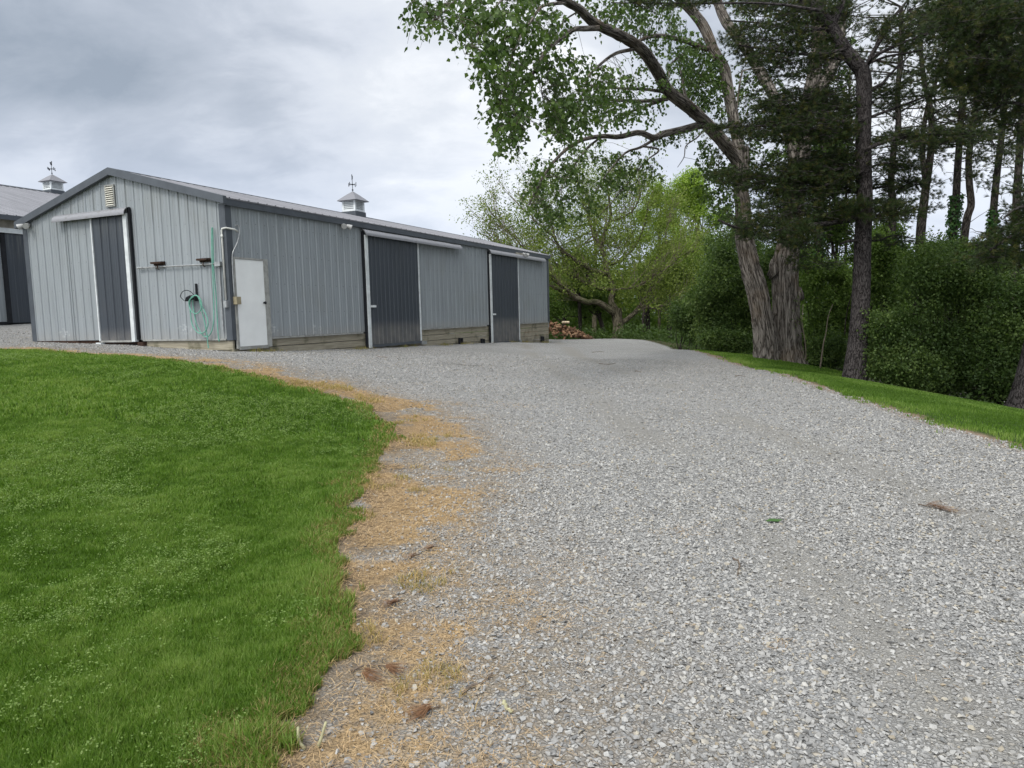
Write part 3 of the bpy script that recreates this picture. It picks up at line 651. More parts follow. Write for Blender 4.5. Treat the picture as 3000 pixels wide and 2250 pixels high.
def build_far_barn():
    zb = 1.70; t = thing('metal_barn', 'large grey steel barn partly hidden behind the left end of the nearer barn', 'barn', (-17.0, 24.6, zb), TH)
    org = (0, 0, zb); ZE = 5.35; RS = 9.2; SL = .285; X0, X1 = -9., 17.; cs = 1/math.hypot(1, SL)
    def roofz(y): return ZE+SL*(RS-abs(y-RS))
    b = MB(); ribbed(b, (X0, 0, 0), (1, 0, 0), (0, 0, 1), (0, -1, 0), X1-X0, lambda s: ZE-.42, lambda s: zb+.06); b.build('wall', M['siding'], t, origin=org)
    b = MB(); ribbed(b, (X0, 2*RS, 0), (0, -1, 0), (0, 0, 1), (-1, 0, 0), 2*RS, lambda s: roofz(s), lambda s: zb-.1); b.build('wall', M['siding'], t, origin=org)
    b = MB(); ribbed(b, (X1, 0, 0), (0, 1, 0), (0, 0, 1), (1, 0, 0), 2*RS, lambda s: roofz(s), lambda s: zb-.5); b.build('wall', M['siding'], t, origin=org)
    b = MB(); ribbed(b, (X1, 2*RS, 0), (-1, 0, 0), (0, 0, 1), (0, 1, 0), X1-X0, lambda s: ZE, lambda s: zb-.5); b.build('wall', M['siding'], t, origin=org)
    b = MB(); b.box(X0+.01, X1-.01, -.03, .04, ZE-.43, ZE-.03); b.build('header_board', M['beige'], t, origin=org)
    b = MB(); b.box(X0+.01, X1-.01, -.02, .06, zb-.4, zb+.06); b.build('skirt_board', M['black'], t, origin=org)
    run = (RS+.35)/cs; b = MB()
    ribbed(b, (X0-.3, -.35, ZE-.35*SL+.08), (1, 0, 0), (0, cs, cs*SL), (0, -cs*SL, cs), X1-X0+.6, lambda s: run-.002, lambda s: 0., core=.03)
    ribbed(b, (X1+.3, 2*RS+.35, ZE-.35*SL+.08), (-1, 0, 0), (0, -cs, cs*SL), (0, cs*SL, cs), X1-X0+.6, lambda s: run-.002, lambda s: 0., core=.03)
    b.build('roof', M['roof'], t, origin=org)
    b = MB(); zr = roofz(RS)+.08
    for s in (-1, 1):
        P = [(X0-.32, RS, zr+.045), (X0-.32, RS+s*.25, zr+.045-.25*SL), (X0-.32, RS+s*.25, zr+.02-.25*SL), (X0-.32, RS, zr+.02)]
        b.prism(P if s < 0 else P[::-1], (0, 0, 0), (X1-X0+.64, 0, 0))
    b.build('ridge_cap', M['trim_dark'], t, origin=org)
    b = MB(); b.box(X0-.28, X1+.28, -.39, -.33, ZE-.19, ZE-.035); b.build('eave_fascia', M['trim_dark'], t, origin=org)
    d = MB(); ribbed(d, (-.27, -.10, 0), (1, 0, 0), (0, 0, 1), (0, -1, 0), 3.85, lambda s: ZE-.62, lambda s: zb+.02, core=.05, start=.22, pitch=.40); d = d.build('sliding_door', M['charcoal'], t, origin=org)
    b = MB(); b.box(-.41, -.274, -.11, -.03, zb+.02, ZE-.55); b.build('door_jamb', M['black'], t, origin=org)
    b = MB(); b.box(-.6, 7., -.16, -.035, ZE-.60, ZE-.44); b.build('door_track', M['white'], t, origin=org)
    cupola(t, 7.72, RS, zr-.02, org, w=.62, h=.43)
    return t
build_far_barn()

# ------------------------------------------------------------------ firewood heap
def log_mesh(k):
    b = MB(); L = rng.uniform(.32, .42); r = rng.uniform(.06, .10)
    if k % 4 == 3: a = np.linspace(0, 2*np.pi, 9)[:-1]; pr = [(r*.8*math.cos(x), r*.8*math.sin(x)) for x in a]
    else:
        sp = rng.uniform(.9, 1.7); a = np.linspace(-sp/2, sp/2, 4); pr = [(-r*.55, 0)]+[(r*1.1*math.cos(x)-r*.3, r*1.2*math.sin(x)) for x in a]
    P = [(-L/2, y, z) for y, z in pr]; b.prism(P[::-1], (0, 0, 0), (L, 0, 0)); b.v[0] += rng.normal(size=b.v[0].shape)*.006
    return b
LM = [log_mesh(k) for k in range(8)]; protos = []
for k in range(8): protos.append(LM[k].build('firewood_log', M['log'], origin=(0, 0, 0)))
hc = at(1640, 986, 42.5); hz = float(gz(hc[0], hc[1]))
LOGLAB = 'split brown firewood log in the heap past the far end of the barn'
n = 0
from mathutils import Euler
for j in range(2600):
    if n >= 210: break
    x = rng.uniform(-2.6, 1.95); y = rng.uniform(-1.2, .9); H = 1.15*(1-max(0, abs(x+.45)-.5)/2.0)*(1-(abs(y)/1.5)**2)*(1-.25*max(0, math.sin(x*3+1)))
    if H < .07: continue
    z = H*(1-rng.random()**2*.35) if n > 25 else H*rng.random()
    o = protos[n % 8] if n < 8 else protos[n % 8].copy()
    if n >= 8: COL.objects.link(o)
    o.location = (hc[0]+x, hc[1]+y, float(gz(hc[0]+x, hc[1]+y))+max(.06, z-.05))
    o.rotation_euler = Euler((rng.uniform(0, 6.3), rng.normal()*.42, rng.uniform(0, 6.3)))
    tag(o, LOGLAB, 'log', 'split logs heaped beyond the barn'); n += 1
b = log_mesh(3); o = b.build('firewood_log', M['log_pale'], origin=(0, 0, 0)); o.scale = (1.15, 1.2, 1.0)
o.location = at(1657, 944, 42.2); o.rotation_euler = (0, .03, .25); tag(o, 'pale cream log lying level on top of the firewood heap', 'log')

# ------------------------------------------------------------------ vegetation helpers
def leaf_quads(P, A, N, S, w=.62, fold=.0):
    """kite leaves: base P, pointing along A, face normal N, length S"""
    A = unit(A); N = unit(N-A*(N*A).sum(1)[:, None]); B = np.cross(N, A); S = S[:, None]
    l = P + A*S*.32 + B*S*w*.5 + N*S*fold; r = P + A*S*.32 - B*S*w*.5 + N*S*fold
    V = np.stack([P, r, P+A*S, l], 1).reshape(-1, 3); k = np.arange(len(P))[:, None]*4
    return V, k+np.arange(4)[None]
def poly_uv(poly, n, r=rng):
    P = np.asarray(poly, float); lo = P.min(0); hi = P.max(0); out = []
    while len(out) < n:
        q = lo+(hi-lo)*r.random((n*3, 2)); out += list(q[sdf(P, q[:, 0], q[:, 1]) < 0])
    return np.array(out[:n])
def depthpts(uv, d):
    uv = np.asarray(uv, float); d = np.asarray(d, float)[:, None]
    return EYE + d*(Fw + Rt*((uv[:, :1]-1500)/FPX) - Up*((uv[:, 1:2]-1125)/FPX))
def leaf_obj(name, parts, mat, parent, org):
    V = np.vstack([p[0] for p in parts]); off = 0; F = []; W = []
    for p in parts: F.append(p[1]+off); off += len(p[0]); W.append(p[2])
    return np_mesh(name, V, np.vstack(F), mat, parent, var=np.concatenate(W), origin=org)
def clusters(C, m, rad, size, r=rng, down=.5, flat=.0, w=.62, vbase=None, jit=.22):
    """m leaves round each centre C, hanging by `down`; returns V, F, var"""
    n = len(C)*m; c = np.repeat(C, m, 0); off = r.normal(size=(n, 3))*rad*np.array([1, 1, .75])
    A = rdir(n, r); A[:, 2] -= down; N = rdir(n, r); N[:, 2] += flat
    S = size*r.uniform(.65, 1.25, n); V, F = leaf_quads(c+off, A, N, S, w)
    vb = r.random(len(C)) if vbase is None else vbase
    var = np.clip(np.repeat(vb, m)*.75+.12+r.normal(size=n)*jit*.6, 0, 1)
    return V, F, np.repeat(var, 4)
def nearest_link(tw, C, pts, r0, k=4, sag=.15, frac=1., r=rng):
    """thin twigs from the closest limb points to the leaf clusters"""
    pts = np.asarray(pts)
    for c in C:
        if r.random() > frac: continue
        d = np.linalg.norm(pts-c, axis=1); i = int(np.argmin(d+r.random(len(d))*.3)); p = pts[i]; L = d[i]
        m = (p+c)/2 + np.array([0, 0, sag*L]) + r.normal(size=3)*.06*L
        tw.tube(spline([p, m, c], 6), np.linspace(r0*(.5+.12*L), r0*.3, 6), k, False)
def limb(mb, pts, r0, r1, k=8, n=26, wob=.0, r=rng):
    P = spline(pts, n); 
    if wob: P[1:-1] += r.normal(size=(n-2, 3))*wob
    mb.tube(P, np.linspace(r0, r1, n), k); return P
def grow(mb, p, d, L, r0, depth, ends, allp, r=rng, up=.25, spread=.6, kids=3, k=5, curl=.25):
    """simple recursive branching"""
    n = 6; P = [np.array(p)]; d = unit(np.array(d))
    for j in range(n-1):
        d = unit(d + r.normal(size=3)*curl*.35 + np.array([0, 0, up*.12])); P.append(P[-1]+d*L/(n-1))
    P = np.array(P); mb.tube(P, np.linspace(r0, r0*.5, n), k, False); allp.extend(P[2:])
    if depth == 0: ends.append(P[-1]); return
    for j in range(kids):
        i = r.integers(2, n); nd = unit(d + rdir(1, r)[0]*spread*1.3 + np.array([0, 0, up*.6]))
        grow(mb, P[i], nd, L*r.uniform(.5, .75), r0*.45, depth-1, ends, allp, r, up, spread, kids, max(3, k-1), curl)
    ends.append(P[-1])
def trunk_mesh(mb, path, rad, k=40, n=90, furrow=.035, fs=(9, 1.5), flare=0., seed=1, lobes=5):
    P = spline(path, n); r = np.interp(np.linspace(0, 1, n), np.linspace(0, 1, len(rad)), rad)
    V, Q, uv = tube(P, r, k); V = V.reshape(n, k+1, 3); th = np.linspace(0, 2*np.pi, k+1); L = uv.reshape(n, k+1, 2)[..., 1]
    c = P[:, None]; d = V-c; a = np.broadcast_to(th, (n, k+1))/(2*np.pi)
    per = int(fs[0]*r[:n//3].max()*2*np.pi)+3
    nz = 1-np.abs(2*vnoise(a*per+.6*np.sin(L*2.2+seed), L*fs[1]+a*0, seed, px=per)-1)
    nz2 = vnoise(a*per*2, L*fs[1]*2.5, seed+3, px=per*2)
    s = 1+(nz-.5)*furrow/r[:, None].clip(.05)+ (nz2-.5)*furrow*.5/r[:, None].clip(.05)
    s = s + flare*np.exp(-L/.38)*(.55+.45*np.cos(a*2*np.pi*lobes+seed+.8*np.sin(a*6.28*2)))
    s[:, -1] = s[:, 0]
    mb.add((c+d*s[..., None]).reshape(-1, 3), Q, uv=uv); return P

# ------------------------------------------------------------------ cottonwood (two stems, long limb over the yard)
def build_cottonwood():
    D = 24.6; base = at(2275, 1043, D); bz = float(gz(base[0], base[1])); org = np.array([base[0], base[1], bz])
    t = thing('cottonwood_tree', 'big two stemmed cottonwood with furrowed grey bark at the gravel edge', 'tree', org)
    b = MB()
    sink = lambda p: np.array([p[0], p[1], bz-.25])
    pl = [sink(at(2247, 1050, D-.1)), at(2245, 1010, D-.1), at(2235, 940, D-.15), at(2218, 850, D-.2), at(2202, 795, D-.2), at(2189, 739, D-.2), at(2181, 690, D-.2), at(2176, 620, D-.2), at(2172, 560, D-.2), at(2170, 500, D-.25), at(2166, 435, D-.3)]
    left = trunk_mesh(b, pl, [.46, .40, .34, .325, .315, .30, .27, .23, .22, .28, .30], 72, 130, .08, flare=.45, seed=2)
    pr = [sink(at(2308, 1050, D)), at(2306, 1010, D), at(2304, 950, D), at(2302, 880, D), at(2300, 800, D+.1), at(2304, 750, D+.1), at(2312, 700, D+.2), at(2324, 600, D+.3), at(2336, 500, D+.4), at(2346, 420, D+.5), at(2362, 330, D+.6), at(2384, 226, D+.6), at(2398, 100, D+.8), at(2400, -60, D+1)]
    right = trunk_mesh(b, pr, [.60, .46, .42, .41, .40, .39, .345, .33, .32, .31, .26, .20, .17, .12], 80, 150, .10, flare=.46, seed=5)
    for (u, v, rr) in ((2268, 800, .16), (2342, 872, .17), (2262, 790, .1)):      # burls
        c = at(u, v, D-.1); e = c+np.array([.0, -.16, 0]); b.tube([c-[.1, -.1, .2], c, c+[-.02, 0, .16], c+[.05, .1, .35]], [.05, rr, rr*.9, .05], 14)
    P = [left, right]; allp = []
    def lm(pts, w0, w1, k=14, n=30, d=None, tm=False, seed=3):
        Q = ats(pts, d); r0 = w0/2*np.linalg.norm(Q[0]-EYE)/FPX; r1 = w1/2*np.linalg.norm(Q[-1]-EYE)/FPX
        if tm: R = trunk_mesh(b, Q, list(np.linspace(r0, r1, 6)), 28, 60, .03, seed=seed)
        else: R = limb(b, Q, r0, r1, k, n)
        allp.extend(R); return R
    # main arching limb, reaching towards the viewer
    A = lm([(2170, 480, 24.3), (2145, 447, 24.1), (2093, 388, 23.4), (2025, 320, 22.2), (1958, 266, 20.8), (1922, 203, 19.6), (1876, 141, 18.4), (1808, 100, 17.2), (1741, 68, 16.2), (1700, 30, 15.4), (1657, 4, 14.8), (1600, -24, 14.2), (1520, -50, 13.4)], 36, 9, tm=True)
    B = lm([(2168, 470, 24.4), (2161, 407, 24.5), (2145, 325, 24.5), (2131, 258, 24.5), (2122, 203, 24.4), (2093, 152, 24.3), (2063, 81, 24.2), (2025, 30, 24), (1990, -10, 23.8), (1940, -90, 23.5)], 31, 22, tm=True, seed=8)
    Cc = lm([(2330, 480, 25), (2300, 350, 25.2), (2259, 266, 25.3), (2215, 190, 25.4), (2196, 157, 25.5), (2150, 95, 25.6), (2123, 54, 25.7), (2101, 0, 25.8), (2085, -70, 26)], 28, 22, tm=True, seed=11)
    lm([(2375, 290, 25.2), (2410, 245, 25.2), (2438, 199, 25.2), (2458, 120, 25.3), (2470, 20, 25.4)], 30, 22, tm=True, seed=13)
    # second order limbs
    lm([(2057, 365, 22.8), (1993, 382, 22.2), (1941, 393, 21.6), (1914, 404, 21.3), (1873, 388, 20.9), (1814, 401, 20.2), (1765, 399, 19.6), (1700, 412, 18.9), (1640, 455, 18.2), (1590, 520, 17.7), (1550, 600, 17.3)], 21, 4)
    lm([(1765, 399, 19.6), (1720, 435, 19.2), (1672, 500, 18.9), (1640, 560, 18.7)], 7, 2); lm([(1941, 393, 21.6), (1880, 430, 21.2), (1830, 450, 20.8), (1770, 520, 20.2), (1740, 570, 20)], 9, 2)
    lm([(1880, 428, 21.2), (1930, 440, 21.2), (1890, 475, 21.2), (1820, 560, 21), (1750, 640, 20.8)], 6, 2)
    lm([(1955, 290, 20.9), (1890, 296, 20.2), (1800, 293, 19.2), (1754, 285, 18.6), (1690, 300, 17.8), (1640, 335, 17.2)], 11, 3)
    lm([(1955, 290, 20.9), (1880, 315, 20.4), (1820, 340, 19.9), (1760, 375, 19.4)], 9, 3)
    lm([(1941, 268, 20.5), (1890, 262, 19.8), (1770, 256, 18.4), (1700, 245, 17.4)], 10, 3)
    lm([(1857, 144, 18.1), (1808, 155, 17.4), (1770, 179, 16.8), (1727, 220, 16.2), (1711, 258, 15.9), (1690, 340, 15.6)], 10, 2.5)
    lm([(1751, 82, 16.2), (1714, 84, 15.7), (1679, 87, 15.2), (1638, 117, 14.7), (1597, 152, 14.2), (1573, 195, 13.9), (1551, 239, 13.7), (1530, 277, 13.5), (1490, 350, 13.2)], 15, 2.5)
    lm([(1657, 8, 14.8), (1612, 12, 14.2), (1584, 22, 13.9), (1557, 60, 13.5), (1524, 108, 13.1), (1497, 176, 12.8), (1481, 225, 12.6), (1455, 330, 12.4)], 9, 2.5)
    lm([(1700, 30, 15.4), (1660, 55, 14.9), (1640, 80, 14.6), (1620, 130, 14.3)], 5, 2); lm([(1573, 195, 13.9), (1560, 215, 13.8), (1580, 240, 13.8), (1590, 280, 13.8)], 4, 1.5)
    lm([(2071, 144, 24.2), (2012, 122, 23), (1944, 106, 21.6), (1901, 108, 20.4), (1857, 127, 19)], 14, 8); lm([(2025, 140, 23.4), (1985, 170, 22.4), (1962, 195, 22), (1960, 245, 21.6)], 6, 2)
    lm([(1560, -36, 13.8), (1450, -30, 12.6), (1380, -12, 11.9), (1330, 5, 11.5), (1290, 45, 11.2), (1262, 70, 11)], 7, 1.5); lm([(1540, -44, 13.6), (1470, 0, 12.8), (1420, 70, 12.2), (1385, 120, 11.9), (1362, 160, 11.8)], 6, 1.5)
    lm([(2025, 340, 22.4), (2010, 290, 22.6), (2000, 240, 22.9), (1985, 150, 23.4)], 12, 3)
    lm([(2150, 380, 24.6), (2170, 230, 24.9), (2185, 205, 25), (2230, 203, 25.2), (2270, 205, 25.4)], 6, 2)
    lm([(2058, 386, 22.8), (2040, 405, 22.6), (2010, 427, 22.4), (2004, 460, 22.3), (1985, 490, 22.2)], 5, 1.5)
    # leaves in drooping sprays
    tw = b; parts = []; r = np.random.default_rng(11)
    def hanging(C, m, size):
        """drooping shoots strung with leaves on short stalks"""
        n = len(C); a = r.uniform(0, 6.28, n); Ld = r.uniform(.2, .5, n); H = np.stack([np.cos(a), np.sin(a), np.zeros(n)], 1); f = np.linspace(.08, 1, m)
        P = C[:, None]+H[:, None]*(Ld[:, None]*.75*f)[..., None]; P[..., 2] += Ld[:, None]*(.25*f-.95*f**2)[None]
        for q in range(n):
            if Ld[q] > .3: tw.tube(P[q][[0, m//3, 2*m//3, m-1]], [.0055, .0045, .0035, .002], 3, False)
        st = rdir(n*m, r); st[:, 2] = -np.abs(st[:, 2])*.6; p = P.reshape(-1, 3)+st*r.uniform(.02, .08, (n*m, 1))
        A = rdir(n*m, r)*.95; A[:, 2] -= .85; N = rdir(n*m, r); V, F = leaf_quads(p, A, N, size*r.uniform(.7, 1.2, n*m), .9)
        return V, F, np.repeat(np.clip(np.repeat(r.random(n), m)*.6+.5*r.random(n*m)-.05, 0, 1), 4)
    def spray(poly, n, d0, d1, m=9, rad=.17, size=.095, frac=.5, dv=None):
        n = int(n*1.2); uv = poly_uv(poly, n, r); d = d0+(d1-d0)*r.random(n)
        if dv is not None: d = np.interp(uv[:, 0], dv[0], dv[1]) + r.normal(size=n)*.9
        C = depthpts(uv, d); parts.append(hanging(C, m+2, size*1.0)); nearest_link(tw, C, allp, .011, 3, .12, frac*.7, r)
    xs = ([1200, 1350, 1500, 1650, 1800, 1950, 2100], [10.9, 11.6, 12.9, 14.8, 17.2, 20.5, 23])
    spray([(1385, -20), (1590, -20), (1655, 70), (1590, 190), (1545, 300), (1520, 400), (1478, 425), (1450, 330), (1418, 240), (1395, 190), (1385, 110), (1345, 35)], 330, 0, 0, 8, .16, .094, .35, xs)
    spray([(1470, 300), (1560, 300), (1545, 380), (1500, 430), (1462, 440), (1448, 410)], 34, 0, 0, 7, .14, .09, .5, xs)
    spray([(1205, -5), (1345, -10), (1335, 30), (1295, 55), (1262, 60), (1222, 30)], 34, 0, 0, 6, .11, .09, .8, xs)
    spray([(1265, 50), (1305, 50), (1296, 85), (1275, 100), (1262, 90)], 5, 0, 0, 4, .08, .085, 1, xs); spray([(1335, 75), (1358, 70), (1362, 140), (1340, 145)], 6, 0, 0, 5, .08, .09, 1, xs)
    spray([(1640, 120), (1760, 180), (1900, 250), (1960, 300), (1900, 350), (1790, 340), (1690, 330), (1640, 400), (1590, 330), (1600, 200)], 190, 0, 0, 7, .2, .098, .5, xs)
    spray([(1600, 290), (1760, 260), (1920, 300), (1860, 350), (1700, 400), (1600, 400)], 105, 0, 0, 8, .2, .098, .5, xs)
    spray([(1585, 440), (1660, 410), (1760, 400), (1830, 420), (1850, 470), (1790, 560), (1700, 640), (1600, 640), (1545, 590), (1545, 500)], 165, 0, 0, 8, .2, .098, .6, ([1500, 1650, 1850, 2000], [17.2, 18.6, 20.5, 22]))
    spray([(1535, 560), (1640, 560), (1650, 640), (1590, 680), (1540, 640)], 30, 17, 19, 7, .17, .095, .6)
    spray([(1800, 440), (1880, 440), (1945, 470), (1930, 510), (1840, 560), (1780, 560)], 50, 20.3, 21.6, 8, .2, .1, .6)
    spray([(1920, 400), (1960, 405), (1968, 440), (1935, 440)], 7, 21.4, 21.8, 6, .12, .1, 1)
    spray([(1640, -20), (1980, -20), (2060, 90), (2125, 260), (2060, 310), (1975, 230), (1870, 90), (1750, 50)], 270, 0, 0, 7, .22, .1, .4, ([1640, 1800, 2000, 2120], [15.5, 18, 22.5, 24.8]))
    spray([(2000, 120), (2110, 160), (2125, 250), (2120, 350), (2050, 310), (1960, 250)], 220, 23.3, 25.2, 9, .25, .1, .4)
    spray([(2045, 400), (2110, 430), (2150, 470), (2150, 540), (2080, 520), (2020, 510), (2050, 450)], 85, 23.6, 25.5, 9, .22, .1, .3)
    spray([(2035, 520), (2090, 500), (2150, 540), (2150, 640), (2110, 640), (2060, 600)], 70, 23.2, 24.2, 9, .22, .105, .3)
    spray([(2150, 180), (2300, 230), (2330, 430), (2250, 480), (2180, 470), (2150, 330)], 150, 24.8, 27, 10, .3, .105, .3)
    spray([(2180, 430), (2330, 440), (2330, 520), (2260, 560), (2180, 540)], 60, 24.4, 26.5, 10, .28, .105, .3)
    spray([(2380, 200), (2480, 180), (2500, 420), (2400, 430)], 90, 25.4, 27.5, 10, .3, .105, .2); spray([(2390, 390), (2470, 370), (2480, 470), (2380, 480)], 40, 25, 27, 10, .28, .105, .2)
    spray([(2130, -20), (2500, -20), (2500, 120), (2150, 120)], 120, 25, 28, 9, .3, .105, .2)
    spray([(1900, 395), (2050, 372), (2056, 388), (1950, 408)], 26, 21.2, 22.8, 8, .07, .08, 0); spray([(1850, 130), (1960, 240), (1930, 250), (1840, 170)], 22, 18.4, 20.6, 6, .12, .09, 0)
    b.build('trunk', M['bark_cotton'], t, smooth=True, origin=org); leaf_obj('crown', parts, M['leaf_cotton'], t, org)
build_cottonwood()

# ------------------------------------------------------------------ pines
def tufts(C, A, n, L, w, r=rng, spread=.85):
    """needle brushes: n thin needles fanned round axis A at each centre"""
    m = len(C)*n; c = np.repeat(C, n, 0); a = np.repeat(unit(A), n, 0)
    d = unit(a + rdir(m, r)*spread); d[:, 2] -= .08; l = (L*r.uniform(.7, 1.15, m))[:, None]
    s = unit(np.cross(d, rdir(m, r)))*w; V = np.stack([c-s*.5, c+s*.5, c+d*l], 1).reshape(-1, 3)
    F = np.arange(m)[:, None]*3+np.arange(3)[None]
    var = np.clip(np.repeat(r.random(len(C))**1.6, n)*.7 + r.random(m)*.25, 0, 1)
    return V, F, np.repeat(var, 3)
def branchlets(tw, C, A, r, L0=.35, L1=.8, k=7, nn=34, L=.125, w=.0062, droop=.12):
    """feathery side shoots: each carries k needle brushes along a slightly drooping twig"""
    n = len(C); A = unit(A); ln = r.uniform(L0, L1, n); f = np.linspace(.12, 1., k)
    P = C[:, None]+A[:, None]*(ln[:, None]*f)[..., None]; P[..., 2] -= droop*(f[None]**2)*ln[:, None]
    P += r.normal(size=P.shape)*.035
    for i in range(n): tw.tube([C[i]-A[i]*.15, P[i, 2], P[i, -1]], [.008, .006, .003], 3, False)
    D = np.repeat(A, k, 0)+rdir(n*k, r)*.55; D[:, 2] += .12
    return tufts(P.reshape(-1, 3), D, nn, L, w, r, .62)
def build_pine():
    D = 18.9; base = at(2503, 1104, D); bz = float(gz(base[0], base[1])); org = np.array([base[0], base[1], bz])
    t = thing('pine_tree', 'tall dark pine with a bare straight trunk standing in the mown grass verge', 'tree', org); b = MB(); allp = []; r = np.random.default_rng(23)
    pt = [np.array([base[0], base[1], bz-.2]), at(2505, 1080, D), at(2513, 1000, D), at(2521, 900, D), at(2525, 800, D), at(2528, 700, D), at(2532, 600, D), at(2531, 500, D), at(2529, 400, D), at(2531, 316, D), at(2531, 240, D), at(2522, 192, D)]
    T = trunk_mesh(b, pt, [.31, .27, .235, .225, .215, .205, .20, .19, .185, .185, .19, .19], 44, 120, .018, (16, 6), flare=.22, seed=21, lobes=4)
    allp.extend(T[30:])
    def lm(pts, w0, w1, d=D, k=9, n=22):
        Q = ats(pts, d); R = limb(b, Q, w0/2*D/FPX, w1/2*D/FPX, k, n); allp.extend(R); return R
    lm([(2524, 205, D), (2475, 145, D), (2434, 77, D), (2384, 27, D), (2357, 0, D), (2310, -70, D)], 40, 26, k=14)
    lm([(2434, 77, D), (2452, 40, D), (2479, 0, D), (2490, -60, D)], 28, 22, k=12)
    lm([(2530, 215), (2560, 150), (2588, 104), (2610, 60), (2633, 32), (2660, 0)], 15, 6); lm([(2560, 150), (2575, 110), (2600, 70), (2650, 60), (2720, 40)], 7, 4)
    lm([(2540, 195, D), (2565, 163, D-.4), (2678, 113, D-1), (2791, 77, D-1.6), (2860, 60, D-2)], 11, 4); lm([(2545, 185, D), (2600, 165, D-.3), (2655, 156, D-.6), (2705, 145, D-1)], 8, 4)
    lm([(2535, 290), (2556, 262), (2585, 245), (2601, 226), (2630, 195), (2660, 167)], 13, 4); lm([(2535, 350), (2580, 332), (2624, 316), (2696, 289), (2740, 275)], 10, 4)
    lm([(2490, 175), (2450, 172), (2420, 174)], 9, 5)
    # lower boughs with their depth spread
    lm([(2530, 628, D), (2480, 645, D-.3), (2420, 655, D-.6), (2370, 660, D-.8), (2280, 655, D-1.1), (2190, 665, D-1.4), (2150, 664, D-1.5), (2104, 644, D-1.6)], 17, 6)
    lm([(2530, 560), (2480, 562), (2430, 560), (2300, 530), (2200, 520), (2090, 508)], 14, 4, D+.6); lm([(2530, 500), (2450, 530), (2380, 555), (2290, 560)], 9, 3, D-.4)
    lm([(2528, 352), (2470, 357), (2400, 352), (2300, 365), (2200, 370), (2100, 372)], 11, 4, D-.4); lm([(2528, 300), (2430, 320), (2350, 310), (2250, 320)], 10, 3, D+.4)
    lm([(2530, 400), (2440, 385), (2340, 400), (2290, 410)], 8, 3); lm([(2526, 705), (2490, 706), (2462, 714)], 13, 5, D-.1); lm([(2533, 700), (2570, 705), (2620, 690), (2680, 700)], 8, 3, D+.6)
    lm([(2534, 560), (2570, 550), (2620, 545), (2700, 540)], 9, 3, D+.4); lm([(2534, 495), (2580, 480), (2630, 475)], 7, 3, D); lm([(2534, 440), (2600, 412), (2700, 395), (2800, 392), (2900, 395)], 12, 4, D-.6)
    lm([(2534, 640), (2580, 628), (2650, 620), (2690, 605)], 9, 3, D-.5); lm([(2475, 145), (2380, 160), (2280, 150), (2150, 130)], 10, 4, D-.4); lm([(2440, 80), (2350, 90), (2250, 70), (2130, 60)], 9, 4, D); lm([(2400, 30), (2250, 10), (2050, 10), (1790, 8)], 8, 3, D-1.5)
    for v in (300, 345, 430, 455, 470, 520, 590):                    # short dead snags
        s = 1 if r.random() < .75 else -1; u = 2531+s*18; L = r.uniform(30, 90)
        lm([(u, v, D), (u+s*L*.5, v-r.uniform(0, 14), D), (u+s*L, v-r.uniform(-5, 35), D)], 4, 1.2, n=8, k=5)
    tw = b; parts = []; axis0 = at(2531, 500, D)
    def bough(poly, n, d0, d1, dens=.74):
        n = max(4, int(n*dens)); uv = poly_uv(poly, n, r); C = depthpts(uv, d0+(d1-d0)*r.random(n)); A = C-axis0; A[:, 2] = 0; A = unit(A)*.9; A += rdir(n, r)*np.array([.75, .75, .35]); A[:, 2] += .10
        parts.append(branchlets(tw, C-unit(A)*.3, A, r)); nearest_link(tw, C, allp, .012, 3, -.06, .12, r)
    bough([(2150, 640), (2200, 615), (2300, 640), (2370, 645), (2400, 690), (2340, 720), (2250, 700), (2170, 690)], 260, D-2.2, D-.6)
    bough([(2200, 590), (2330, 575), (2480, 580), (2640, 580), (2690, 605), (2660, 640), (2560, 645), (2440, 645), (2340, 640), (2250, 620)], 420, D-1.2, D+.8)
    bough([(2070, 498), (2170, 500), (2300, 490), (2440, 480), (2515, 500), (2510, 560), (2400, 575), (2270, 565), (2160, 545), (2110, 525)], 520, D-.8, D+1.2)
    bough([(2300, 480), (2400, 450), (2515, 430), (2515, 520), (2400, 540)], 200, D-.6, D+1)
    bough([(2075, 368), (2180, 350), (2300, 335), (2420, 330), (2520, 360), (2510, 400), (2400, 420), (2260, 412), (2160, 392)], 360, D-1., D+.8)
    bough([(2210, 300), (2300, 265), (2430, 255), (2520, 290), (2520, 345), (2400, 350), (2280, 345), (2230, 330)], 280, D-.6, D+1.)
    bough([(2110, 110), (2200, 60), (2330, 70), (2440, 110), (2460, 160), (2380, 205), (2250, 195), (2150, 160)], 330, D-1., D+.8)
    bough([(2140, 10), (2300, -20), (2500, -20), (2480, 60), (2350, 80), (2200, 60)], 260, D-.8, D+.8)
    bough([(1765, -20), (2080, -20), (2100, 8), (2000, 20), (1880, 18)], 90, D-2.2, D-.8)
    bough([(2550, 405), (2680, 375), (2850, 372), (2940, 385), (2900, 410), (2750, 425), (2620, 425)], 190, D-1.3, D+.2)
    bough([(2545, 470), (2650, 455), (2680, 490), (2600, 510)], 60, D-.3, D+.6); bough([(2545, 530), (2700, 520), (2740, 545), (2620, 565)], 70, D, D+.8); bough([(2560, 690), (2680, 690), (2690, 715), (2600, 720)], 24, D+.4, D+1)
    bough([(2300, 700), (2430, 710), (2450, 780), (2350, 790), (2300, 750)], 45, D-1.2, D-.2)
    bough([(2540, 60), (2700, 20), (2850, 0), (2880, 70), (2760, 110), (2620, 150)], 210, D-1.6, D)
    bough([(2560, 250), (2680, 230), (2760, 270), (2640, 320)], 70, D-.3, D+.5)
    bough([(2170, 205), (2515, 205), (2515, 690), (2330, 690), (2190, 560)], 420, D-.6, D+2.2)
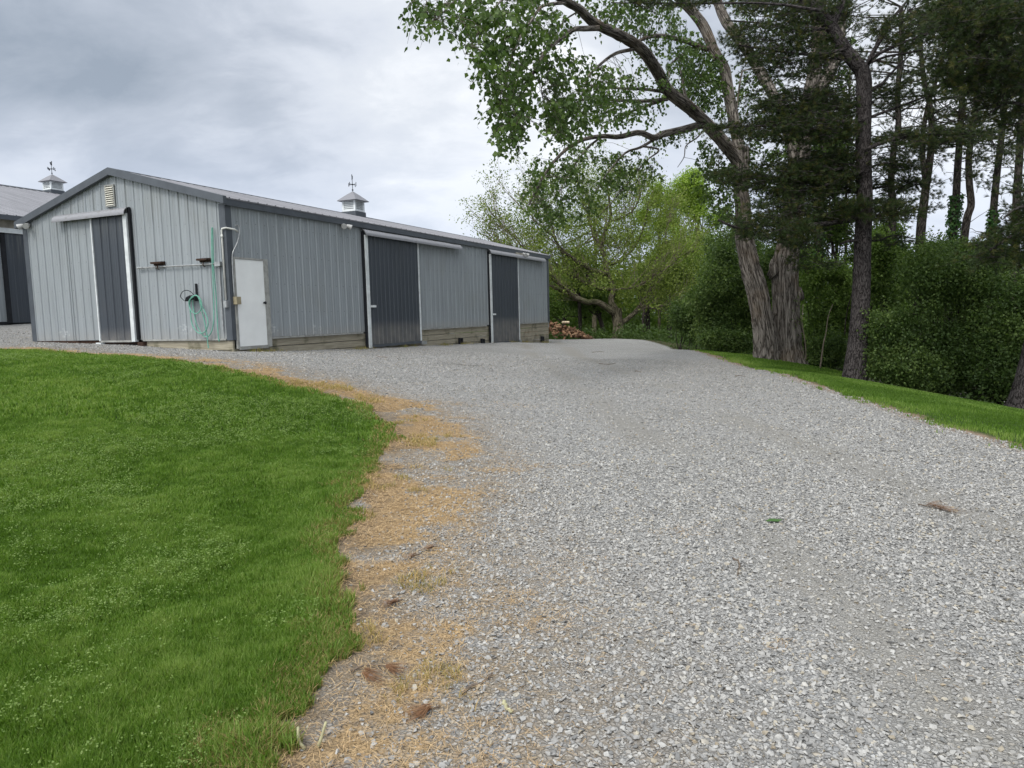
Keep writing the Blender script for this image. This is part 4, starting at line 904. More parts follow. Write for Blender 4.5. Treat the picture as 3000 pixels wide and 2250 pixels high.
    bough([(2130, -20), (2540, -20), (2520, 220), (2250, 230), (2140, 120)], 260, D-.5, D+2)
    bough([(2545, 60), (2700, 40), (2950, 200), (3010, 420), (2900, 470), (2700, 450), (2560, 440)], 330, D+.2, D+3)
    bough([(2550, 430), (2760, 430), (2780, 600), (2600, 650)], 130, D+.2, D+2.4)
    bough([(2780, 440), (3010, 420), (3010, 560), (2840, 560)], 90, D+.2, D+3)
    b.build('trunk', M['bark_pine'], t, smooth=True, origin=org)
    V = np.vstack([p[0] for p in parts]); off = 0; F = []
    for p in parts: F.append(p[1]+off); off += len(p[0])
    np_mesh('crown', V, np.vstack(F), M['needle'], t, var=np.concatenate([p[2] for p in parts]), origin=org)
build_pine()

def build_near_pine():
    """pine at the right border whose low boughs hang into the upper right"""
    D = 15.5; base = at(3004, 1178, D+.6); bz = float(gz(base[0], base[1])); org = np.array([base[0], base[1], bz])
    t = thing('pine_tree', 'pine at the far right border, leaning trunk foot in grass and low dark boughs', 'tree', org); b = MB(); r = np.random.default_rng(31); allp = []
    T = trunk_mesh(b, [np.array([base[0]-.05, base[1], bz-.2]), base+[.05, 0, .3], base+[.25, 0, 1.5], base+[.5, 0, 3.5], base+[.7, .1, 6], base+[.8, .2, 9], base+[.8, .2, 12]], [.36, .30, .26, .24, .22, .19, .14], 40, 90, .018, (16, 6), flare=.3, seed=41, lobes=4)
    allp.extend(T[20:])
    Db = 13.5
    def lm(pts, w0, w1, d=Db):
        R = limb(b, ats(pts, d), w0/2*d/FPX, w1/2*d/FPX, 7, 20); allp.extend(R)
    for pts in ([(3040, 40), (2950, 60), (2850, 90), (2750, 80)], [(3040, 150), (2930, 150), (2830, 190), (2740, 200)], [(3040, 240), (2950, 238), (2880, 230), (2800, 270)], [(3050, 330), (2960, 300), (2900, 330)], [(3050, 690), (2990, 680), (2920, 720), (2870, 745)], [(3050, 600), (2980, 610), (2940, 640)], [(3040, -20), (2900, 0), (2760, 10), (2660, 30)]): lm(pts, 12, 4)
    parts = []; tw = b; axis0 = base+[.6, 0, 5]
    def bough(poly, n, d0, d1, dens=.62):
        n = max(4, int(n*dens)); uv = poly_uv(poly, n, r); C = depthpts(uv, d0+(d1-d0)*r.random(n)); A = C-axis0; A[:, 2] = 0; A = unit(A)*.8; A += rdir(n, r)*np.array([.7, .7, .35])
        parts.append(branchlets(tw, C-unit(A)*.3, A, r, .4, .9)); nearest_link(tw, C, allp, .012, 3, -.05, .12, r)
    bough([(2690, -20), (3040, -20), (3040, 60), (2900, 80), (2760, 60)], 420, Db-1.5, Db+2); bough([(2760, 60), (3040, 40), (3040, 180), (2900, 200), (2790, 170)], 460, Db-1.5, Db+2)
    bough([(2740, 175), (2900, 180), (3040, 170), (3040, 300), (2930, 250), (2840, 270), (2770, 250)], 330, Db-1., Db+2); bough([(2840, 260), (3040, 300), (3040, 420), (2950, 380), (2890, 340)], 110, Db, Db+2)
    bough([(2880, 700), (2960, 640), (3040, 620), (3040, 780), (2940, 770), (2860, 760)], 240, Db-.6, Db+1.6); bough([(2960, 560), (3040, 520), (3040, 640), (2970, 640)], 60, Db, Db+1.6)
    b.build('trunk', M['bark_pine'], t, smooth=True, origin=org)
    V = np.vstack([p[0] for p in parts]); off = 0; F = []
    for p in parts: F.append(p[1]+off); off += len(p[0])
    np_mesh('crown', V, np.vstack(F), M['needle'], t, var=np.concatenate([p[2] for p in parts]), origin=org)
build_near_pine()

PINEGRP = 'pines in the belt behind the big bush'
def build_back_pine(label, trace, D, w0, w1, seed, ivy=None, fork=None, crown=(60, 470), ntuft=240, reach=2.4):
    """a pine of the belt: trunk along the trace (u, v), whorled boughs with needle tufts, bare snags below"""
    r = np.random.default_rng(seed); Q = ats(trace, D); bx, by = Q[0][:2]; bz = float(gz(bx, by)); org = np.array([bx, by, bz])
    t = thing('pine_tree', label, 'tree', org, group=PINEGRP); b = MB(); allp = []
    path = [np.array([bx, by, bz-.2])]+list(Q); R = limb(b, path, w0/2*D/FPX, w1/2*D/FPX, 14, 40); 
    if fork is not None: limb(b, ats(fork, D), 8.5*D/FPX, 4*D/FPX, 12, 30)
    zt = R[-1][2]; zc = at(1500, crown[1], D)[2]; C = []; A = []
    for k in range(38):                                       # boughs
        z = zc+(zt-zc)*(k+r.random())/38; i = int(np.argmin(np.abs(R[:, 2]-z))); p = R[i]; a = r.uniform(0, 6.28); L = reach*r.uniform(.5, 1.1)
        d = np.array([math.cos(a), math.sin(a), r.uniform(-.05, .3)]); P = limb(b, [p, p+d*L*.5+[0, 0, .05*L], p+d*L+[0, 0, .12*L]], .03, .008, 5, 8)
        n = max(3, int(ntuft*2.4/38*r.uniform(.5, 1.5)))
        for j in range(n):
            f = r.uniform(.35, 1.05); C.append(p+d*L*f+np.array([0, 0, .12*L*f*f])+r.normal(size=3)*np.array([.22, .22, .10])); A.append(d*.7+np.array([0, 0, .5])+r.normal(size=3)*.4)
    for k in range(12):                                       # dead snags
        z = bz+2.2+(zc+1-bz-2.2)*r.random(); i = int(np.argmin(np.abs(R[:, 2]-z))); a = r.uniform(0, 6.28); d = np.array([math.cos(a), math.sin(a)*.6, r.uniform(-.1, .6)]); L = r.uniform(.4, 1.6)
        limb(b, [R[i], R[i]+d*L*.5+[0, 0, -.05], R[i]+d*L], .017, .005, 4, 7, .02, r)
    b.build('trunk', M['bark_dark'], t, smooth=True, origin=org)
    V, F, W = tufts(np.array(C), np.array(A), 40, .15, .009, r); np_mesh('crown', V, F, M['needle'], t, var=W, origin=org)
    if ivy:
        z0, z1 = ivy; n = 1500; i = r.integers(0, len(R)-1, n*3); i = i[(R[i, 2] > bz+z0) & (R[i, 2] < bz+z1)][:n]; f = r.random(len(i))[:, None]; P = R[i]*(1-f)+R[np.minimum(i+1, len(R)-1)]*f
        a = r.uniform(0, 6.28, len(i)); o = np.stack([np.cos(a), np.sin(a), np.zeros(len(i))], 1); rr = (w0/2*D/FPX)*(.95+.7*r.random(len(i))**2)[:, None]
        Ad = rdir(len(i), r); Ad[:, 2] -= .8; LV, LF = leaf_quads(P+o*rr, Ad, o+rdir(len(i), r)*.5, .10*r.uniform(.7, 1.3, len(i)), .85)
        q = np_mesh('ivy', LV, LF, M['leaf_ivy'], None, var=np.repeat(r.random(len(i)), 4), origin=org); tag(q, 'green ivy climbing '+ivy_label[label], 'ivy')
ivy_label = {}
def bp(label, *a, iv=None, **k):
    if iv: ivy_label[label] = iv
    build_back_pine(label, *a, **k)
bp('crooked leaning pine just right of the big dark pine, ivy at its foot', [(2590, 900), (2597, 780), (2612, 680), (2618, 600), (2610, 545), (2618, 440), (2632, 370), (2630, 270), (2640, 150), (2640, 20)], 24., 25, 13, 51, ivy=(2.6, 4.6), iv='the leaning pine just right of the big dark pine', ntuft=260)
bp('thick pine forking into two close parallel stems above the bush', [(2690, 900), (2697, 690), (2706, 600), (2713, 545), (2724, 470), (2730, 390), (2724, 310), (2708, 240), (2698, 150), (2694, 40)], 25., 30, 10, 52, fork=[(2712, 530), (2704, 470), (2703, 420), (2708, 360), (2724, 290), (2746, 225), (2764, 150), (2772, 50)])
bp('ivy wrapped pine trunk between the forked pine and the bowed pine', [(2780, 900), (2790, 720), (2800, 600), (2805, 500), (2812, 400), (2818, 300), (2815, 180), (2822, 40)], 25.5, 26, 13, 53, ivy=(2.9, 6.8), iv='the pine between the forked pine and the bowed pine')
bp('bare pine with a bowed trunk beside the ivy wrapped pine', [(2815, 900), (2822, 730), (2833, 640), (2845, 600), (2840, 540), (2838, 470), (2846, 400), (2858, 320), (2862, 180), (2866, 40)], 24.5, 25, 12, 54, ntuft=190)
bp('ivy covered pine trunk right of the bowed pine', [(2895, 900), (2905, 720), (2912, 600), (2922, 500), (2932, 420), (2942, 330), (2948, 200), (2950, 60)], 25., 24, 12, 55, ivy=(2.6, 6.4), iv='the pine right of the bowed pine')
bp('pine whose shadowed trunk stands rightmost in the belt near the right border', [(2970, 900), (2975, 700), (2980, 560), (2988, 440), (2995, 330), (3000, 180), (3004, 40)], 22.5, 26, 15, 56)
bp('thin distant pine pole seen between the cottonwood and the big dark pine', [(2478, 880), (2478, 740), (2480, 680), (2478, 600), (2482, 480), (2486, 380), (2490, 200)], 33., 10, 6, 57, ntuft=140, crown=(60, 520))
bp('ivy clad pine trunk close behind the right stem of the cottonwood', [(2396, 930), (2398, 850), (2402, 770), (2398, 690), (2405, 600), (2410, 500), (2415, 380), (2420, 200), (2420, 60)], 29., 24, 14, 58, ivy=(1.8, 7.), iv='the pine close behind the right stem of the cottonwood', ntuft=160)

# ------------------------------------------------------------------ trees beyond the yard
def build_spreading_tree():
    D = 45.; base = at(1810, 988, D); bz = float(gz(base[0], base[1])); org = np.array([base[0], base[1], bz])
    t = thing('spreading_tree', 'broad old tree with low mossy limbs and thin young leaves behind the woodpile', 'tree', org); b = MB(); allp = []; r = np.random.default_rng(61)
    trunk_mesh(b, [np.array([base[0], base[1], bz-.3]), at(1812, 960, D), at(1808, 930, D), at(1805, 905, D)], [.42, .33, .32, .36], 30, 40, .04, flare=.25, seed=61)
    def lm(pts, w0, w1, n=26, k=9, wob=.03):
        R = limb(b, ats(pts, D), w0/2*D/FPX, w1/2*D/FPX, k, n, wob, r); allp.extend(R[4:]); return R
    lm([(1806, 912), (1790, 880), (1793, 839), (1780, 798), (1777, 771), (1763, 730), (1771, 687), (1785, 652), (1788, 608), (1780, 560), (1790, 510)], 20, 5)
    lm([(1804, 925, D), (1761, 890, D-.6), (1704, 880, D-1.3), (1677, 866, D-1.6), (1652, 842, D-2), (1617, 812, D-2.4), (1590, 788, D-2.6), (1550, 760, D-2.8)], 20, 6)
    lm([(1677, 866, D-1.6), (1640, 850, D-1.8), (1600, 832, D-2), (1575, 828, D-2)], 8, 3)
    lm([(1780, 805, D), (1733, 790, D-.5), (1685, 760, D-1), (1649, 739, D-1.5), (1633, 714, D-1.8), (1617, 690, D-2), (1573, 652, D-2.3), (1530, 610, D-2.5)], 15, 3)
    lm([(1792, 850), (1740, 838), (1690, 815), (1660, 800), (1620, 770), (1570, 740)], 11, 3)
    lm([(1777, 777, D), (1801, 771, D+.4), (1823, 763, D+.8), (1836, 748, D+1), (1862, 720, D+1.2), (1890, 650, D+1.5), (1900, 590, D+1.6)], 11, 3)
    lm([(1808, 950, D), (1823, 945, D), (1861, 915, D+.5), (1902, 853, D+1), (1931, 812, D+1.4), (1956, 771, D+1.6), (2000, 748, D+2), (2050, 730, D+2.4)], 17, 4)
    lm([(1801, 850, D-.3), (1847, 844, D-.8), (1877, 834, D-1.2), (1929, 796, D-1.6), (1975, 770, D-2)], 7, 3)
    lm([(1902, 853, D+1), (1912, 790, D+1), (1940, 720, D+1), (1960, 640, D+1)], 8, 2.5); lm([(1768, 735), (1740, 690), (1720, 630), (1700, 570), (1690, 530)], 8, 2.5); lm([(1786, 650), (1830, 635), (1860, 610), (1880, 560)], 7, 2)
    lm([(1633, 714, D-1.8), (1610, 640, D-2), (1590, 590, D-2)], 5, 2); lm([(1575, 770, D-2.7), (1530, 720, D-2.8), (1490, 680, D-2.8), (1455, 640, D-2.8)], 6, 2); lm([(1560, 760, D-2.7), (1510, 745, D-2.8), (1460, 720, D-2.8)], 5, 2)
    lm([(1850, 930), (1880, 900), (1930, 905), (1985, 880)], 8, 3)
    ends = []; tips = list(allp); tw = MB()
    for p in [tips[i] for i in r.integers(0, len(tips), 330)]:
        c = np.array([base[0], base[1], bz+3.]); d = unit(p-c)+np.array([0, 0, .55])+rdir(1, r)[0]*.55
        grow(tw, p, d, r.uniform(1.0, 2.1), .022, 1, ends, [], r, .35, .7, 3, 4)
    b.build('trunk', M['bark_willow'], t, smooth=True, origin=org); tw.build('twig_sprays', M['twig_pale'], t, origin=org)
    E = np.array(ends); E = np.vstack([E, E+r.normal(size=E.shape)*.3])
    poly = [(1440, 745), (1455, 640), (1520, 570), (1600, 500), (1740, 470), (1900, 510), (2010, 590), (2090, 720), (2090, 850), (1960, 930), (1860, 880), (1760, 860), (1640, 830), (1560, 770)]
    X = depthpts(poly_uv(poly, 3900, r), D+r.normal(size=3900)*2.)
    parts = [clusters(E, 8, .22, .125, r, .2, vbase=r.random(len(E))), clusters(X, 8, .28, .125, r, .2, vbase=r.random(len(X))*.8)]
    leaf_obj('crown', parts, M['leaf_willow'], t, org)
build_spreading_tree()

def blob_tree(name, label, cat, cpx, D, lobes, leafm, nleaf, size, seed, group=None, trunk=None, bark='bark_dark', down=.3, hollow=.5, part='crown', shoots=0, w=.62, kinds=None):
    """tree or shrub: leaf-sized faces spread over many uneven lobes (u, v, radius in px), with stems inside"""
    r = np.random.default_rng(seed); base = at(cpx[0], cpx[1], D); bz = float(gz(base[0], base[1])); org = np.array([base[0], base[1], bz])
    t = thing(name, label, cat, org, group=group); b = MB(); Cs = []; Rs = []
    for (u, v, rad) in lobes:
        c = at(u, v, D+r.normal()*.25*rad*D/FPX); c[1] += r.uniform(-.3, .6)*rad*D/FPX; Cs.append(c); Rs.append(rad*D/FPX)
    Cs = np.array(Cs); Rs = np.array(Rs)
    if trunk:
        path, w0, w1 = trunk; P = limb(b, [np.array([base[0], base[1], bz-.3])]+list(ats(path, D)), w0/2*D/FPX, w1/2*D/FPX, 10, 24)
        for c in Cs:
            p = P[min(len(P)-1, r.integers(len(P)//3, len(P)))]; limb(b, [p, (p+c)/2+rdir(1, r)[0]*.2, c], w1*.45*D/FPX, w1*.12*D/FPX, 5, 10)
    else:
        for c in Cs[::3]:
            s = org+np.array([r.normal()*.3, .35+r.random()*.4, -.1]); c = c+np.array([0, .25, 0]); limb(b, [s, (s+c)/2+rdir(1, r)[0]*.25+np.array([0, 0, .2]), c], .03, .01, 5, 10)
    b.build('trunk' if trunk else 'stem', M[bark], t, smooth=True, origin=org)
    # sub-clumps on every lobe's outer part, then leaves in each clump
    ar = Rs**2; n = np.maximum(3, (nleaf*ar/ar.sum()/14)).astype(int); sub = []; vb = []
    for c, R, k, lv in zip(Cs, Rs, n, r.random(len(Cs))):
        R = R*r.uniform(.75, 1.2); d = rdir(k, r); d[:, 1] -= .25; d = unit(d); q = c+d*(R*(hollow+(1-hollow)*r.random(k)**.6))[:, None]*np.array([1, .9, .9]); sub.append(q); vb.append(np.clip(lv*.75+.08+r.normal(size=k)*.22, 0, 1))
    S = np.vstack(sub); vb = np.concatenate(vb); ok = S[:, 2] > gz(S[:, 0], S[:, 1])+.03; S = S[ok]; vb = vb[ok]
    parts = [clusters(S, 14, size*1.5, size, r, down, .35, w, vb)]
    if shoots:                                               # leafy whips standing out of the crown
        i = r.integers(0, len(Cs), shoots); d = rdir(shoots, r); d[:, 2] = np.abs(d[:, 2])+.5; d = unit(d); p0 = Cs[i]+d*Rs[i][:, None]*.8; L = r.uniform(.4, 1.6, shoots)*Rs[i]*.7
        f = np.linspace(.1, 1, 7); q = (p0[:, None]+d[:, None]*(L[:, None]*f)[..., None]).reshape(-1, 3); parts.append(clusters(q, 3, size*.5, size*.9, r, .1, .3, w, np.repeat(r.random(shoots), 7)))
    leaf_obj(part, parts, M[leafm], t, org); return t
def lobes(poly, n, r0, r1, seed): r = np.random.default_rng(seed); q = poly_uv(poly, n, r); return [(u, v, r0*(r1/r0)**r.random()) for u, v in q]

blob_tree('larch_tree', 'bright lime green feathery tree standing behind the left cottonwood stem', 'tree', (2040, 985), 54., lobes([(1960, 560), (2040, 500), (2120, 560), (2170, 650), (2170, 800), (2060, 850), (1960, 800), (1930, 660)], 34, 22, 46, 71), 'leaf_lime', 42000, .15, 71, trunk=([(2042, 900), (2045, 700), (2046, 540)], 14, 5), bark='bark_willow', hollow=.35, shoots=110)
blob_tree('larch_tree', 'lime green pointed tree top between the two cottonwood limbs further left', 'tree', (1930, 985), 57., lobes([(1880, 620), (1935, 500), (1985, 600), (1990, 760), (1880, 780)], 18, 18, 36, 72), 'leaf_lime', 17000, .15, 72, trunk=([(1932, 850), (1935, 640), (1936, 520)], 10, 3), bark='bark_willow', hollow=.35, shoots=60)
for k, (lab, u, D, path, lb, lm_, nl) in enumerate([
    ('slender tree trunk rising right behind the firewood heap', 1701, 47.5, ([(1699, 930), (1696, 870), (1690, 800), (1694, 740)], 12, 7), lobes([(1640, 800), (1700, 740), (1760, 790), (1720, 880), (1630, 880)], 9, 20, 40, 81), 'leaf_under', 2300),
    ('leaning dark trunk between the woodpile and the broad old tree', 1778, 49., ([(1765, 960), (1748, 910), (1730, 850), (1720, 790)], 14, 8), lobes([(1660, 860), (1740, 830), (1790, 880), (1720, 930)], 8, 20, 36, 82), 'leaf_under', 1700),
    ('dark trunk in the shade right of the broad old tree, nearest to it', 1898, 50., ([(1897, 930), (1896, 880), (1900, 820), (1908, 760)], 16, 9), lobes([(1850, 820), (1920, 760), (1980, 830), (1930, 880)], 8, 22, 40, 83), 'leaf_under', 1700),
    ('thin crooked trunk in the shade beyond the nearest one right of the broad old tree', 1886, 55., ([(1884, 940), (1890, 890), (1872, 840), (1876, 780)], 9, 6), lobes([(1840, 840), (1880, 780), (1920, 840)], 5, 18, 30, 84), 'leaf_willow', 1100),
    ('dim tree between the broad old tree and the dark thicket', 1965, 48., ([(1960, 920), (1958, 860), (1968, 800), (1975, 740)], 14, 8), lobes([(1920, 820), (1980, 740), (2040, 800), (2000, 880)], 10, 22, 42, 85), 'leaf_under', 2400)]):
    blob_tree('slender_tree', lab, 'tree', (u, 985), D, lb, lm_, nl*3, .15, 90+k, group='slender trees behind the yard', trunk=path, bark='bark_dark', hollow=.3)

blob_tree('background_tree', 'broad hazy green tree filling the view behind the broad old tree', 'tree', (1740, 985), 58., lobes([(1500, 780), (1590, 660), (1720, 590), (1860, 600), (1930, 720), (1900, 880), (1640, 890)], 42, 24, 52, 131), 'leaf_willow', 19000, .15, 131, trunk=([(1742, 900), (1745, 760), (1740, 640)], 16, 6), bark='bark_willow', hollow=.2, shoots=120)
blob_tree('background_tree', 'darker green low tree deep behind the firewood heap', 'tree', (1650, 985), 60., lobes([(1560, 860), (1640, 800), (1760, 830), (1840, 870), (1800, 940), (1620, 940)], 26, 22, 44, 132), 'leaf_under', 15000, .16, 132, trunk=([(1652, 950), (1654, 880), (1650, 840)], 12, 5), bark='bark_dark', hollow=.2)

# thicket left of the cottonwood stem, and the understory on its right
BG = 'shrubs of the thicket along the yard'
blob_tree('shrub', 'dark green shrub mass filling the gap left of the cottonwood stem', 'shrub', (2130, 1005), 29.5, lobes([(2040, 760), (2120, 730), (2190, 760), (2230, 900), (2230, 990), (2090, 990), (2030, 940), (2010, 850)], 34, 20, 58, 101), 'leaf_bush', 30000, .10, 101, BG, part='foliage', shoots=80, hollow=.72)
blob_tree('shrub', 'rounded green shrub at the end of the gravel left of the dark shrub mass', 'shrub', (2025, 990), 33., lobes([(1985, 915), (2020, 870), (2060, 890), (2080, 980), (2000, 985), (1975, 955)], 26, 16, 34, 102), 'leaf_bush', 13000, .10, 102, BG, part='foliage', shoots=40)
blob_tree('shrub', 'taller leafy shrub behind the dark shrub mass, under the lime trees', 'shrub', (2130, 985), 34., lobes([(2080, 720), (2150, 680), (2230, 700), (2270, 800), (2180, 840), (2080, 800)], 26, 24, 46, 103), 'leaf_bush', 15000, .105, 103, BG, part='foliage', shoots=50)
blob_tree('shrub', 'low leafy shrub at the foot of the dark shrub mass beside the gravel', 'shrub', (2120, 1018), 27.8, lobes([(2040, 985), (2120, 975), (2200, 990), (2210, 1015), (2080, 1012)], 18, 14, 26, 104), 'leaf_bush', 9000, .085, 104, BG, part='foliage')
blob_tree('shrub', 'light green shrub filling the space between the cottonwood and the dark pine', 'shrub', (2420, 1062), 26., lobes([(2350, 760), (2420, 740), (2500, 770), (2520, 900), (2500, 1010), (2400, 1020), (2345, 900)], 40, 22, 46, 105), 'leaf_under', 22000, .09, 105, BG, part='foliage', shoots=60)
blob_tree('shrub', 'shaded green shrub seen in the cottonwood fork', 'shrub', (2275, 1015), 29., lobes([(2220, 740), (2290, 720), (2320, 840), (2270, 900), (2230, 840)], 18, 20, 38, 106), 'leaf_bush', 9000, .10, 106, BG, part='foliage')
blob_tree('shrub', 'dim low shrub at the foot of the gap between cottonwood and dark pine', 'shrub', (2440, 1075), 23.8, lobes([(2370, 1010), (2430, 990), (2490, 1010), (2500, 1060), (2400, 1055)], 18, 16, 32, 107), 'leaf_bush', 9000, .08, 107, BG, part='foliage')
blob_tree('shrub', 'yellow green shrub right behind the dark pine trunk', 'shrub', (2560, 1075), 24., lobes([(2540, 720), (2590, 690), (2630, 740), (2640, 860), (2570, 900), (2535, 820)], 24, 20, 40, 108), 'leaf_under', 12000, .09, 108, BG, part='foliage', shoots=40)
blob_tree('large_bush', 'very large dark rounded bush right of the dark pine, reaching the verge', 'bush', (2740, 1145), 18.6, lobes([(2590, 860), (2660, 780), (2740, 750), (2850, 760), (2900, 850), (2900, 1000), (2860, 1110), (2700, 1115), (2610, 1080), (2570, 980)], 44, 26, 84, 109)+lobes([(2590, 1060), (2880, 1090), (2880, 1150), (2760, 1160), (2600, 1120)], 22, 26, 44, 119), 'leaf_bush', 64000, .075, 109, BG, part='foliage', shoots=150, hollow=.72)
blob_tree('large_bush', 'big bush at the right border behind the leaning pine foot', 'bush', (2940, 1150), 17.6, lobes([(2880, 830), (2960, 790), (3050, 800), (3070, 1000), (3040, 1110), (2930, 1120), (2880, 1000)], 30, 28, 80, 110)+lobes([(2880, 1100), (3060, 1110), (3060, 1180), (2890, 1160)], 14, 26, 42, 120), 'leaf_bush', 32000, .075, 110, BG, part='foliage', shoots=60, hollow=.55)
blob_tree('shrub', 'leafy shrub topping the big dark bush, under the ivy wrapped pines', 'shrub', (2760, 1100), 22., lobes([(2640, 770), (2720, 725), (2800, 720), (2900, 740), (2960, 770), (2900, 850), (2680, 850)], 34, 22, 44, 111), 'leaf_under', 17000, .085, 111, BG, part='foliage', shoots=90)
blob_tree('understory_tree', 'mid green young tree behind the cottonwood, its crown above the light green shrub', 'tree', (2440, 1040), 31., lobes([(2345, 620), (2420, 560), (2500, 600), (2515, 760), (2430, 800), (2340, 760)], 24, 22, 42, 112), 'leaf_under', 14000, .11, 112, trunk=([(2440, 900), (2438, 760), (2440, 640)], 10, 4), hollow=.35, shoots=60)
blob_tree('understory_tree', 'bright green young tree seen just right of the dark pine trunk', 'tree', (2585, 1040), 30., lobes([(2545, 680), (2590, 650), (2660, 700), (2650, 780), (2560, 790)], 14, 18, 34, 113), 'leaf_under', 7000, .11, 113, trunk=([(2587, 900), (2590, 800), (2592, 720)], 8, 4), hollow=.35, shoots=40)
blob_tree('understory_tree', 'leafy tree high in the gap between the cottonwood and the dark pine', 'tree', (2455, 1030), 32., lobes([(2350, 420), (2440, 380), (2505, 430), (2505, 560), (2420, 580), (2350, 520)], 22, 20, 40, 114), 'leaf_bush', 9000, .12, 114, trunk=([(2452, 850), (2450, 650), (2440, 480)], 12, 5), hollow=.3, shoots=40)
for k, (u0, v0, D, pth, lab) in enumerate([(2362, 1054, 24., [(2361, 1020), (2356, 985), (2350, 945), (2353, 890)], 'bare grey sapling close right of the cottonwood foot'), (2402, 1064, 23., [(2412, 1010), (2420, 975), (2426, 930), (2440, 890)], 'pale slanting sapling midway between the cottonwood and the dark pine')]):
    b = MB(); bs = at(u0, v0, D); bz = float(gz(bs[0], bs[1])); org = np.array([bs[0], bs[1], bz]); P = limb(b, [np.array([bs[0], bs[1], bz-.1])]+list(ats(pth, D)), .026, .010, 6, 20)
    t = thing('sapling', lab, 'tree', org); b.build('trunk', M['twig_pale'], t, smooth=True, origin=org)
    r = np.random.default_rng(130+k); C = P[r.integers(10, 20, 26)]+r.normal(size=(26, 3))*.22; leaf_obj('crown', [clusters(C, 5, .1, .07, r, .3)], M['leaf_under'], t, org)

# far wood closing the view beyond the yard (one mass nobody could count) and ground cover at its feet
def far_wood():
    r = np.random.default_rng(140); n = 5600; a = r.uniform(-.06, .85, n); rad = r.uniform(62, 95, n); X = rad*np.sin(a); Y = rad*np.cos(a); H = (6.2+4.5*fbm(a*14, rad*.02, 5))
    z = gz(X, Y)+H*r.random(n)**1.15; C = np.stack([X, Y, z], 1); V, F, W = clusters(C, 26, .85, .42, r, .2, .2, .7, np.clip(.25+.5*r.random(n), 0, 1))
    o = np_mesh('far_wood', V, F, M['leaf_under'], None, var=W); tag(o, 'hazy light green wood closing the view beyond the yard', 'woods', kind='stuff')
    r = np.random.default_rng(141); n = 5200; a = r.uniform(0, .62, n); rad = r.uniform(41, 58, n); X = rad*np.sin(a)-1; Y = rad*np.cos(a); dd = sdf(FOREST, X, Y); k = dd < -.2; X = X[k]; Y = Y[k]
    C = np.stack([X, Y, gz(X, Y)+.05+.75*r.random(k.sum())**1.6], 1); A = clusters(C, 9, .16, .16, r, -.3, .3, .6, r.random(len(C))*.6)
    n = 3400; X = r.uniform(7, 20, n); Y = r.uniform(10, 40, n); dd = sdf(FOREST, X, Y); k = (dd < -.15) & (dd > -3.5); X = X[k]; Y = Y[k]; C = np.stack([X, Y, gz(X, Y)+.03+.30*r.random(k.sum())**1.5], 1); B = clusters(C, 9, .12, .10, r, -.3, .3, .6, r.random(len(C))*.5)
    V = np.vstack([A[0], B[0]]); F = np.vstack([A[1], B[1]+len(A[0])]); o = np_mesh('undergrowth', V, F, M['leaf_bush'], None, var=np.r_[A[2], B[2]]); tag(o, 'low green undergrowth at the edge of the wood', 'undergrowth', kind='stuff')
far_wood()

# ------------------------------------------------------------------ grass
def blades(X, Y, h, w, r, lean=.55, var=None):
    n = len(X); Z = gz(X, Y); P = np.stack([X, Y, Z], 1); a = r.uniform(0, 6.28, n); s = np.stack([np.cos(a), np.sin(a), np.zeros(n)], 1)*w[:, None]
    b = r.uniform(0, 6.28, n); l = np.stack([np.cos(b), np.sin(b), np.zeros(n)], 1)*(h*lean*r.random(n)**.8)[:, None]; up = np.stack([np.zeros(n), np.zeros(n), h], 1)
    m = P+up*.55+l*.35; tip = P+up*(1-.15*r.random(n))[:, None]+l
    V = np.stack([P-s*.5-[0, 0, .02], P+s*.5-[0, 0, .02], m+s*.4, m-s*.4, tip], 1).reshape(-1, 3); k = np.arange(n)[:, None]*5
    return V, k+np.array([[0, 1, 2, 3]]), k+np.array([[3, 2, 4]]), np.repeat(var, 5)
def grass_obj(name, sets, mat, label, cat='grass'):
    off = 0; Q = []; T = []
    for V, q, t_, W in sets: Q.append(q+off); T.append(t_+off); off += len(V)
    o = np_mesh(name, np.vstack([s[0] for s in sets]), [np.vstack(Q), np.vstack(T)], mat, None, var=np.concatenate([s[3] for s in sets])); tag(o, label, cat, kind='stuff')
def sample(poly, n, x0, x1, y0, y1, r, inset=.0, jitter=.0, view=True):
    X = r.uniform(x0, x1, n); Y = r.uniform(y0, y1, n)
    if view: k = np.abs(X) < Y*.80+2.6; X = X[k]; Y = Y[k]
    d = sdf(poly, X, Y)+jitter*(fbm(X*3, Y*3, 17)-.47)*2+jitter*(fbm(X*11, Y*11, 29)-.47)*1.2; k = d < inset; return X[k], Y[k], d[k]
